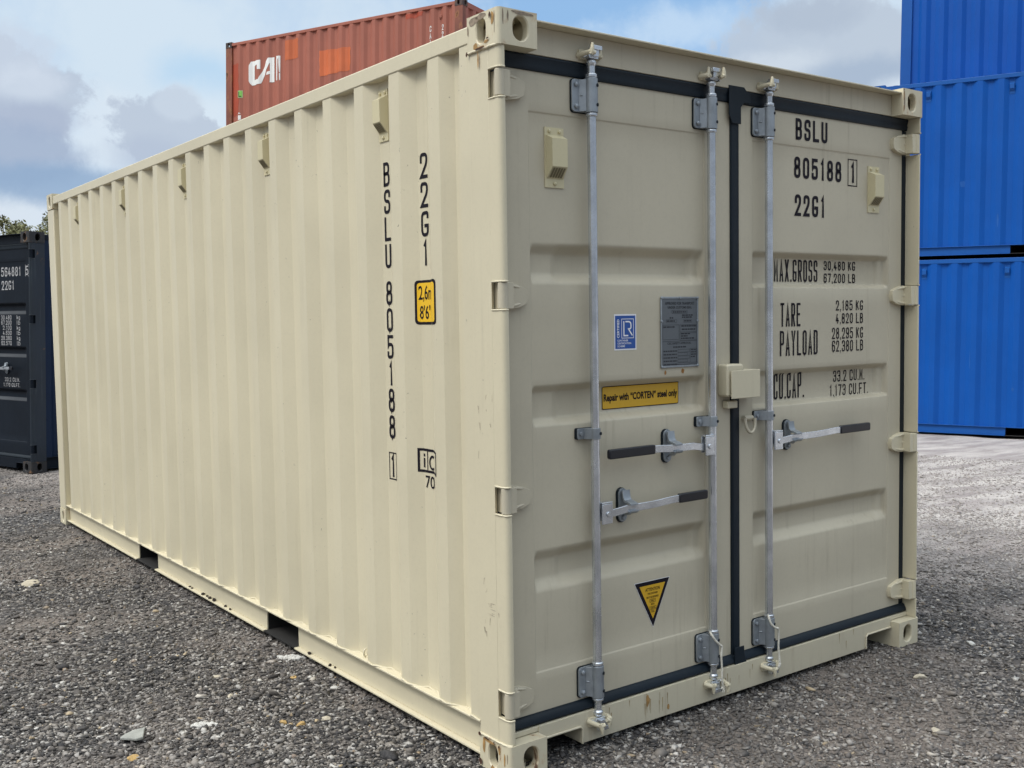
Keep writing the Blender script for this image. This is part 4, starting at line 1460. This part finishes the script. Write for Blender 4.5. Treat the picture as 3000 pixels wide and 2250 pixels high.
# repair notice in the recess
q = [rrect(.537, .940, 1.230, 1.317, .006, 3)]
st = decal('repair_sticker', q, on_door(DL, .0014), M['ink'], hero, vcuts=RZ, label='yellow repair notice with black border')
decal('yellow_field', [rrect(.540, .937, 1.233, 1.314, .005, 3)], on_door(DL, .0021), M['yellow'], st, vcuts=RZ)
q = fontq('Repair with "CORTEN" steel only'.replace('"C', '\u201cC').replace('N"', 'N\u201d'), .545, .932, 1.252, 1.289, .032)
decal('sticker_print', q, on_door(DL, .0029), M['ink'], st, vcuts=RZ)

# warning triangle
def tri(k):
    cx, cz = .751, .500
    return [(cx + (x - cx) * k, cz + (z - cz) * k) for x, z in ((.656, .560), (.754, .374), (.846, .560))]
st = decal('warning_sticker', [tri(1.0)], on_door(DL, .0009), M['white'], hero, label='yellow triangle warning with black border')
decal('black_border', [tri(.97)], on_door(DL, .0015), M['ink'], st)
decal('yellow_field', [tri(.72)], on_door(DL, .0021), M['yellow'], st)
q = fontq('ATTENTION', .713, .790, .5195, .5325, .01)
for s, w, z in (('THIS CONTAINER', .054, .506), ('MUST BE REPAIRED', .064, .4915), ('ONLY', .022, .4775), ('WITH', .018, .463), ('CORTEN', .028, .448), ('STEEL', .020, .4345)):
    q += fontq(s, .7515 - w / 2, .7515 + w / 2, z, z + .0075, .012)
q += frameq(.7515 - .016, .7515 + .016, .4745, .488, .0012) + frameq(.7515 - .019, .7515 + .019, .445, .4585, .0012)
decal('sticker_print', q, on_door(DL, .0027), M['ink'], st)

# lettering on the long wall: u = -y so that it reads left to right from outside
SC_ = [-y for y in _cy]
def on_side(off=.0012):
    return lambda u, v: (side_x(-u) - off, -u, v)
def stack(s, y0, w, zt, h, pitch, t):
    q = []
    t *= 1.15
    for c in s:
        if c != ' ':
            ww = w * (.62 if c == '1' else 1)
            q += glyph(c, -y0 - ww / 2, zt - h, ww, h, t)
            zt -= pitch
    return q
q = stack('BSLU', .815, .047, 2.194, .094, .1064, .0112) + stack('805188', .815, .047, 1.730, .094, .1062, .0112)
q += glyph('1', -.815 - .017, .951, .032, .090, .0125) + frameq(-.815 - .030, -.815 + .029, .940, 1.050, .0050)
decal('lettering', q, on_side(), M['ink'], hero, SC_, label='black vertical code BSLU 805188 1 on the long wall')
q = stack('22G1', .540, .052, 2.194, .094, .1074, .0112)
decal('lettering', q, on_side(), M['ink'], hero, SC_, label='black vertical code 22G1 on the long wall')
st = decal('height_sticker', [rrect(-.604, -.420, 1.558, 1.724, .014, 3)], on_side(.0010), M['ink'], hero, SC_, label='yellow height sticker 2,6m 8 feet 6')
decal('yellow_field', [rrect(-.594, -.430, 1.568, 1.714, .010, 3)], on_side(.0017), M['yellow_bright'], st, SC_)
q = fontq('2,6m', -.588, -.488, 1.642, 1.704, .012) + fontq("8'6\"", -.584, -.504, 1.578, 1.630, .012)
decal('sticker_print', q, on_side(.0024), M['ink'], st, SC_)
q = frameq(-.606, -.44, .997, 1.088, .0095) + rectq(-.558, -.552, 1.0065, 1.0785) + rectq(-.582, -.572, 1.015, 1.051) + rectq(-.582, -.572, 1.057, 1.068)
q += ribbon([(-.520 - .020 * math.cos(R(a)), 1.037 + .024 * math.sin(R(a))) for a in range(-125, 126, 10)][::1], False, .009)
q += fontq('70', -.572, -.506, .938, .986, .012)
decal('lettering', q, on_side(), M['ink'], hero, SC_, label='black inspection mark ic 70 on the long wall')

# weld seams between castings and post, with rust bleeding from them
def seam(z, r=.0045):
    mb = MB()
    pts = [(.001 + random.uniform(-.0012, .0012), y, z + random.uniform(-.0012, .0012)) for y in np.linspace(.178, .030, 16)] + [(.004, .016, z), (.016, .004, z)]
    mb.tube(pts, r, 8)
    mb.build('weld_seam', M['beige_cast'], hero, angle=60)
seam(2.4725)
seam(.1185)
M['scuff'] = paint('scuff mark', (.40, .35, .26), .8, .3, scale=60)
M['rust_dark'] = paint('dark rust', (.055, .022, .012), .85, .4, scale=70)
M['rust_stain'] = paint('rust stain', (.36, .21, .075), .7, .25, scale=50)
M['grime'] = paint('grime', (.24, .19, .14), .8, .3, scale=50)
def splotch(cx, cz, a, b, rn, n=22):
    w_ = [rn.uniform(.6, 1.2) for k in range(n)]
    w_ = [(w_[k - 1] + w_[k] * 1.4 + w_[(k + 1) % n]) / 3.4 for k in range(n)]
    return [(cx + a * math.cos(k * 6.283 / n) * w_[k], cz + b * math.sin(k * 6.283 / n) * w_[k]) for k in range(n)]
rn = random.Random(21)
xside = lambda off: (lambda u, v: (-off, u, v))
q = [splotch(.128, 2.488, .014, .010, rn), splotch(.066, 2.492, .015, .006, rn), splotch(.105, 2.478, .030, .005, rn), splotch(.150, .085, .008, .030, rn), splotch(.120, .104, .035, .006, rn), splotch(.060, .092, .006, .018, rn), splotch(.100, .012, .012, .014, rn), splotch(.030, .066, .005, .026, rn), splotch(.115, 2.440, .004, .030, rn), splotch(.030, 2.560, .010, .022, rn)]
decal('rust_stain', q, xside(.0012), M['rust_stain'], hero)
q = [splotch(.100, 2.4755, .026, .0035, rn), splotch(.176, 2.470, .005, .010, rn), splotch(.172, .118, .008, .008, rn), splotch(.130, .113, .018, .0035, rn), splotch(.085, .110, .004, .006, rn), splotch(.058, .105, .004, .005, rn), splotch(.055, 2.500, .008, .0025, rn), splotch(.170, .020, .010, .012, rn), splotch(.040, 2.572, .006, .012, rn)]
decal('rust_spot', q, xside(.0050), M['rust_dark'], hero)
q = [splotch(.140, 2.572, .030, .015, rn), splotch(.095, 2.580, .028, .010, rn), splotch(.172, 2.545, .005, .020, rn), splotch(.020, 2.545, .002, .040, rn), splotch(.014, .075, .0025, .020, rn)]
decal('grime_stain', q, xside(.0008), M['grime'], hero)
yfront = lambda off: (lambda u, v: (u, -off, v))
q = [splotch(.100, 2.582, .050, .007, rn), splotch(.040, 2.565, .004, .018, rn), splotch(.020, 2.560, .003, .028, rn), splotch(2.285, 2.535, .004, .045, rn), splotch(2.280, 2.585, .006, .005, rn)]
decal('grime_stain', q, yfront(.0008), M['grime'], hero)
q = [splotch(2.279, 2.560, .003, .028, rn), splotch(2.280, 2.50, .003, .016, rn)]
decal('rust_stain', q, yfront(.0014), M['rust_stain'], hero)
# brown runs down the sill below the seal
q = []
for i in range(26):
    x = rn.choice((rn.uniform(.40, 2.05), rn.gauss(.68, .04), rn.gauss(1.15, .10)))
    z0, l, w = rn.uniform(.075, .138), rn.uniform(.02, .07), rn.uniform(.0010, .0028)
    z1 = max(.030, z0 - l)
    q.append([(x - w, z0), (x + w, z0), (x + w * .5, (z0 + z1) / 2), (x + w * .15, z1), (x - w * .3, z1), (x - w * .7, (z0 + z1) / 2)])
M['drip'] = paint('brown drip', (.33, .25, .14), .6, .2, scale=30)
decal('drip_stain', q, lambda u, v: (u, .0444, v), M['drip'], hero)
decal('rust_stain', [splotch(.800, .060, .007, .012, rn), splotch(.69, .110, .010, .025, rn)], lambda u, v: (u, .0440, v), M['rust_stain'], hero)
# scuffs on the near post
q = []
for i in range(16):
    y, z = rn.uniform(.045, .165), rn.uniform(.45, 1.35)
    l = rn.uniform(.006, .03)
    q.append([(y, z), (y + .0022, z + .001), (y + .0022 + rn.uniform(-.01, .01), z + l), (y - .0004, z + l * .9)])
for i in range(9):
    y, z = .085 + rn.uniform(-.012, .012), .575 + rn.uniform(-.022, .022)
    q.append([(y, z), (y + rn.uniform(.012, .035), z + .0005), (y + .02, z + .0022), (y, z + .0016)])
decal('scuff', q, lambda u, v: (.0034, u, v), M['scuff'], hero)

# dirt on the bottom rail flange
for i, (x, y, s_) in enumerate(((.030, 3.165, .010), (.028, 3.120, .010), (.028, 2.945, .016), (.030, 2.890, .012), (.026, 2.835, .016), (.030, 2.785, .017), (.025, 2.765, .012), (.030, 2.620, .012), (.028, 2.545, .011), (.028, 1.585, .015), (.026, 1.375, .012), (.030, 1.335, .009))):
    o = rock('dirt_clod', x, y, (s_ * .8, s_ * .65), M['clod'], 'dark dirt clod lying on the bottom rail flange', 'dirt', 'dirt clods on the bottom rail flange', seed=30 + i, flat=.7, sub=1)
    p = hm @ Vector((x - .006, y, .0400 + s_ * .32))
    o.location = p

# ropes tied round the lower bar guides
def rope(name, pts, label, r=.0042, loop=None):
    mb = MB()
    P = [Vector(p) for p in pts]
    dense = []
    for i in range(len(P) - 1):
        p0, p1, p2, p3 = P[max(i - 1, 0)], P[i], P[i + 1], P[min(i + 2, len(P) - 1)]
        for k in range(10):
            t = k / 10
            dense.append(.5 * ((2 * p1) + (p2 - p0) * t + (2 * p0 - 5 * p1 + 4 * p2 - p3) * t * t + (3 * p1 - p0 - 3 * p2 + p3) * t ** 3))
    dense.append(P[-1])
    ln = 0
    strands = [[], [], []]
    for i, p in enumerate(dense):
        if i:
            ln += (p - dense[i - 1]).length
        t = (dense[min(i + 1, len(dense) - 1)] - dense[max(i - 1, 0)]).normalized()
        a = t.cross(Vector((0.3, 1, .2))).normalized()
        b = a.cross(t)
        for s in range(3):
            ph = ln * 330 + s * 2.094
            strands[s].append(p + (a * math.cos(ph) + b * math.sin(ph)) * r * .55)
    for s in strands:
        mb.tube(s, r * .62, 6)
    k = dense[-1]
    for j in range(6):
        d = Vector((random.uniform(-.014, .014), random.uniform(-.010, .004), random.uniform(-.022, .004)))
        mb.tube([k, k + d], [.006, .0022], 5)
    o = mb.build(name, M['rope'], angle=60)
    o.matrix_world = hm
    tag(o, label, 'rope', 'ropes tied to the lower bar guides')

rope('rope', [(1.026, .034, .312), (1.016, .014, .305), (1.028, .008, .285), (1.052, .006, .262), (1.068, .010, .250), (1.060, .006, .215), (1.064, .006, .165), (1.062, .004, .125), (1.068, .004, .088)], 'white twisted rope on the middle locking bar bottom guide')
rope('rope', [(1.064, .012, .275), (1.077, .026, .262), (1.070, .006, .235), (1.064, .002, .19), (1.070, .002, .14), (1.072, .002, .10)], 'white rope end beside the middle locking bar bottom guide') if False else None
rope('rope', [(1.374, .030, .318), (1.362, .014, .308), (1.368, .006, .285), (1.392, .004, .266), (1.414, .010, .258), (1.420, .012, .225), (1.417, .010, .175), (1.420, .008, .13), (1.416, .004, .106)], 'white twisted rope on the right locking bar bottom guide')

# ------------------------------------------------------------------ background containers
def place(root, loc, deg):
    root.location = loc
    root.rotation_euler = (0, 0, R(deg))

def dup(root):
    r = root.copy()
    COL.objects.link(r)
    for ch in root.children:
        c = ch.copy()
        COL.objects.link(c)
        c.parent = r
        for g in ch.children:
            d_ = g.copy()
            COL.objects.link(d_)
            d_.parent = c
    return r

# --- three blue ones to the right
PBL = dict(cast=M['blue_rail'], post=M['blue_rail'], rail=M['blue_rail'], wall=M['blue'], roof=M['blue'])
blue = container('shipping_container', PBL)
for k in range(5):
    vent(blue, side_map(.824 + 1.112 * k), M['blue_rail'], 2.285, 2.46, .070, grille=False)
BA = -67.194
Sx = Vector((math.cos(R(BA)), math.sin(R(BA)), 0))
Dx = Vector((-math.sin(R(BA)), math.cos(R(BA)), 0))
bq = Vector((12.0162, 5.996, 0))
ob = bq + Sx * 5.272
GB = 'blue containers stacked at the right'
place(blue, (ob.x, ob.y, .184), BA + 90)
tag(blue, 'blue shipping container standing on the pale gravel at the bottom of its stack', 'shipping container', GB)
b2 = dup(blue)
b2.location = (ob.x, ob.y, .184 + CH + .002)
tag(b2, 'blue shipping container resting on the lowest blue one', 'shipping container', GB)
ob3 = bq + Sx * (-.87 + CL) + Dx * 2.50
for i in range(3):
    b3 = dup(blue)
    b3.location = (ob3.x, ob3.y, .184 + i * (CH + .002))
    tag(b3, ('blue shipping container at ground level hidden in the row behind', 'blue shipping container in the middle of the row behind', 'highest blue shipping container at the right edge, in the row behind')[i], 'shipping container', GB)

M['blue_scuff'] = paint('rubbed blue paint', (.018, .105, .39), .55, .2, spec=.2)
bl_rn = random.Random(5)
for (yy, zz, a, b) in ((4.78, 1.05, .035, .05), (4.30, .52, .012, .10), (3.93, 1.62, .03, .02)):
    decal('paint_scuff', [splotch(-yy, zz, a, b, bl_rn)], on_side(.0015), M['blue_scuff'], b2, SC_)
decal('paint_scuff', [splotch(-4.62, 1.10, .006, .13, bl_rn), splotch(-4.05, .70, .02, .03, bl_rn)], on_side(.0015), M['blue_scuff'], blue, SC_)

# --- three red ones behind
PR = dict(cast=M['red_cast'], post=M['red_post'], rail=M['red'], wall=M['red'], roof=M['red'])
red = container('shipping_container', PR)
vent(red, side_map(.50), M['red'], 2.245, 2.40, .065, grille=False)
RA = -67.444
Sr = Vector((math.cos(R(RA)), math.sin(R(RA)), 0))
ro = Vector((6.4893, 19.0342, 0)) + Sr * CL
zr = 7.8057 - CH
GR = 'red containers stacked behind'
place(red, (ro.x, ro.y, zr), RA + 90)
tag(red, 'faded red shipping container on top of its stack, behind the beige container', 'shipping container', GR)
reds = [red]
for i in (1, 2):
    q_ = dup(red)
    q_.location = (ro.x, ro.y, zr - i * (CH + .002))
    tag(q_, ('', 'faded red shipping container in the middle of its stack', 'faded red shipping container at the bottom of its stack')[i], 'shipping container', GR)
# marks of the top one only; s measured from its left end
def on_red(off=.004):
    return lambda u, v: (side_x(CL - u) - off, CL - u, CH + v)
RC = [CL - y for y in _cy]
wig = random.Random(9)
def jag(x0, x1, z0, z1, j=.02):
    c = [(x0, z0), (x1, z0), (x1, z1), (x0, z1)]
    c = [(a + wig.uniform(-j, j), b + wig.uniform(-j, j)) for a, b in c]
    p = []
    for k in range(4):
        (a, b), (d, e) = c[k], c[(k + 1) % 4]
        for m_ in range(9):
            t = m_ / 9
            p.append((a + (d - a) * t + wig.uniform(-.5, .5) * j, b + (e - b) * t + wig.uniform(-.5, .5) * j))
    return [p]
decal('paint_patch', jag(1.66, 2.055, -.572, -.165, .012), on_red(), M['orange'], red, RC, label='smaller orange patch')
decal('paint_patch', jag(2.61, 3.41, -.99, -.517, .02), on_red(), M['orange'], red, RC, label='larger orange patch')
decal('paint_patch', jag(.20, .375, -1.55, -.50, .03), on_red(.003), M['red_fresh'], red, RC, label='bright red patch by the corner post')
decal('paint_patch', jag(4.75, 5.15, -.19, -.09, .02), on_red(.003), M['red_fresh'], red, RC)
q = [[(.674, -.56), (.674, -.88), (.700, -.93), (.81, -.87), (.81, -.585)], [(.674, -.56), (.81, -.585), (.845, -.565), (.72, -.475)],
     [(.72, -.475), (.845, -.565), (.905, -.565), (.99, -.47)], [(.905, -.565), (.905, -.655), (.99, -.662), (.99, -.47)],
     [(.700, -.93), (.740, -.972), (.87, -.975), (.93, -.865), (.81, -.87)], [(.87, -.975), (1.005, -.962), (1.06, -.86), (.93, -.865)],
     [(.93, -.865), (1.06, -.86), (1.262, -.565), (1.185, -.495)], [(1.185, -.495), (1.262, -.565), (1.285, -.552), (1.367, -.462), (1.215, -.462)],
     [(1.285, -.552), (1.262, -.565), (1.262, -.735), (1.262, -.93), (1.254, -.968), (1.366, -.972), (1.367, -.462)],
     [(1.19, -.745), (1.262, -.735), (1.262, -.80), (1.165, -.81)],
     [(1.452, -.455), (1.485, -.456), (1.478, -.955), (1.452, -.957)], [(1.505, -.457), (1.550, -.459), (1.548, -.66), (1.512, -.655)], [(1.512, -.655), (1.548, -.66), (1.546, -.80), (1.524, -.79)], [(1.520, -.82), (1.546, -.80), (1.546, -.955), (1.528, -.958)],
     [(1.4845, -.456), (1.5055, -.457), (1.500, -.50), (1.4843, -.53)]]
decal('lettering', q, on_red(.0050), M['white_ink'], red, RC, label='peeling white letters CAI')
q = rectq(.358, .470, -1.196, -1.041)
st = decal('green_sticker', q, on_red(.005), M['pale_stone'], red, RC)
decal('green_field', rectq(.366, .462, -1.186, -1.050), on_red(.0065), M['green'], st, RC)
decal('sticker_print', ribbon([(.385, -1.065), (.385, -1.165), (.440, -1.165)], False, .018), on_red(.008), M['ink'], st, RC)
decal('lettering', rectq(.362, .432, -1.655, -1.560) + [[(.365, -1.535), (.43, -1.525), (.38, -1.50)]], on_red(.005), M['white_ink'], red, RC, label='small worn white mark')
def rstack(s, u0, w, zt, h, pitch, t):
    q = []
    for c in s:
        q += glyph(c, u0 - w / 2, zt - h, w, h, t)
        zt -= pitch
    return q
decal('lettering', rstack('CAI', 5.330, .052, -.405, .107, .127, .014) + rstack('22G1', 5.607, .050, -.413, .103, .128, .014), on_red(.005), M['white_ink'], red, RC, label='white vertical codes')

# --- the navy one at the left
PN = dict(cast=M['navy_cast'], post=M['navy_post'], rail=M['navy'], wall=M['navy_side'], roof=M['navy'], header=M['navy'], sill=M['navy'])
navy = container('shipping_container', PN, door=True)
NA = -71.248
no = Vector((.4685, 9.2457, 0)) - Vector((math.cos(R(NA)), math.sin(R(NA)), 0)) * CW
place(navy, (no.x, no.y, .041), NA)
tag(navy, 'dark navy shipping container with white weight markings at the left edge', 'shipping container')
sill_header(navy, PN, None)
NREC = [(1.706, 1.838), (1.236, 1.362), (.761, .897)]
NL = DoorShape(.057, 1.193, .175, 1.10, NREC)
NR = DoorShape(1.244, 2.365, 1.33, 2.24, NREC)
for sh, mir in ((NL, False), (NR, True)):
    mb = MB()
    sh.mesh(mb)
    d = mb.build('door', M['navy'], navy, angle=50, recalc=False)
    g = MB()
    a, b = (.0245, 1.1935) if not mir else (1.194, CW - .0245)
    gasket_strip(g, a, b, True)
    gasket_strip(g, a, b, False)
    g.box(*((.0242, .056) if not mir else (CW - .072, CW - .0242)), .0745, .10, .1785, 2.4175)
    g.build('gasket', M['rubber'], d, bevel=.0015)
    for a, b in HZ:
        h = MB()
        hinge(h, mir, (a + b) / 2)
        h.build('hinge', M['navy'], d, bevel=.003)
    if mir:
        # paler strips on the lower lips of the recesses
        for a, b in NREC:
            decal('pale_lip', rectq(1.345, 2.232, a + .004, a + .042), on_door(NR, .0010), M['navy_edge'], d, vcuts=[z for z in NR.coords()[1] if a < z < b])
for xb, hz, dr, he, hc, g0 in ((.434, 1.11, 1, .98, .590, .82), (1.00, .90, -1, .484, .80, .70), (1.430, 1.11, 1, 2.050, 1.865, 1.99), (2.0 - .32, .90, 1, 2.06, 1.86, 1.98)):
    if xb == 2.0 - .32:
        continue
    locking_bar(navy, xb, hz, dr, he, hc, g0, False, beige=M['navy'])
zz_ = [z for z in NR.coords()[1] if any(a - .003 <= z <= b + .003 for a, b in NREC)]
def ntext(items, label):
    q = []
    for s, x0, x1, z0, z1, t in items:
        q += textq(s, x0, x1, z0, z1, t)
    decal('lettering', q, on_door(NR), M['dull_ink'], navy, vcuts=zz_, label=label)
ntext([('564881', 1.755, 2.139, 2.128, 2.228, .0125), ('5', 2.243, 2.292, 2.132, 2.232, .0125), ('22G1', 1.760, 2.004, 1.980, 2.079, .0125)], 'white code 564881 5 22G1')
decal('lettering', frameq(2.228, 2.306, 2.120, 2.244, .0050), on_door(NR), M['dull_ink'], navy, label='box round the last digit')
rows = []
for i, (s, x0, un) in enumerate((('30.480', 1.742, 'kg'), ('67.200', 1.742, 'lb'), ('2.100', 1.776, 'kg'), ('4.630', 1.776, 'lb'), ('28.380', 1.742, 'kg'), ('62.570', 1.742, 'lb'))):
    zt = 1.700 - .0566 * i
    rows += [(s, x0, 1.948, zt - .046, zt, .0062), (un, 2.052, 2.118, zt - .046, zt, .0062)]
ntext(rows, 'white weight figures in kg and lb')
ntext([('33.2 CU.M.', 1.808, 2.100, .972, 1.015, .0058), ('1.170 CU.FT.', 1.776, 2.104, .914, .955, .0058)], 'white volume figures')

# ------------------------------------------------------------------ trees beyond
M['leaf'] = paint('leaf green', (.15, .155, .065), .6, .4, scale=6)
M['bark'] = paint('bark', (.10, .08, .06), .8, .2, scale=20)
def tree(x, y, top, w, label, seed):
    root = bpy.data.objects.new('tree', None)
    COL.objects.link(root)
    z0 = ground_z(x, y)
    root.location = (x, y, z0)
    rn = random.Random(seed)
    H = top - z0
    t = MB()
    t.tube([(0, 0, -.1), (.03, .02, H * .3), (-.02, .04, H * .6), (.02, 0, H * .8)], [.14, .11, .07, .03], 10)
    clumps = []
    for i in range(26):
        a, zz = rn.uniform(0, 6.28), rn.uniform(.42, 1.0)
        rr = w * math.sqrt(max(.02, 1 - ((zz - .66) / .36) ** 2)) * rn.uniform(.3, 1.0)
        c = Vector((rr * math.cos(a), rr * math.sin(a), H * zz * .965))
        clumps.append((c, rn.uniform(.16, .34)))
        b = Vector((0, 0, H * max(.3, zz - .25)))
        md = (b + c) / 2 + Vector((0, 0, -.08))
        t.tube([b, md, c], [.03, .018, .006], 6)
    t.build('trunk', M['bark'], root, angle=60)
    vs, fs = [], []
    for c, r in clumps:
        for i in range(230):
            d = Vector((rn.gauss(0, 1), rn.gauss(0, 1), rn.gauss(0, .8))).normalized() * r * rn.random() ** .45
            p = c + d
            a = Vector((rn.uniform(-1, 1), rn.uniform(-1, 1), rn.uniform(-1, 1))).normalized()
            b = a.cross(Vector((rn.uniform(-1, 1), rn.uniform(-1, 1), rn.uniform(-1, 1)))).normalized()
            s = rn.uniform(.016, .034)
            k = len(vs)
            vs += [tuple(p - a * s * 1.6), tuple(p + b * s * .7), tuple(p + a * s * 1.6), tuple(p - b * s * .7)]
            fs.append((k, k + 1, k + 2, k + 3))
    m_ = MB()
    m_.add(vs, fs)
    m_.build('crown', M['leaf'], root, flat=True, recalc=False)
    tag(root, label, 'tree', 'trees beyond the navy container')

def at(az, dist):
    return CAMLOC.x + dist * math.sin(R(az)), CAMLOC.y + dist * math.cos(R(az))
x, y = at(10.95, 26)
tree(x, y, 4.36, .85, 'leafy green tree top showing over the navy container near the left edge', 1)
x, y = at(13.45, 28)
tree(x, y, 4.55, .75, 'green tree top between the navy container and the beige one', 2)
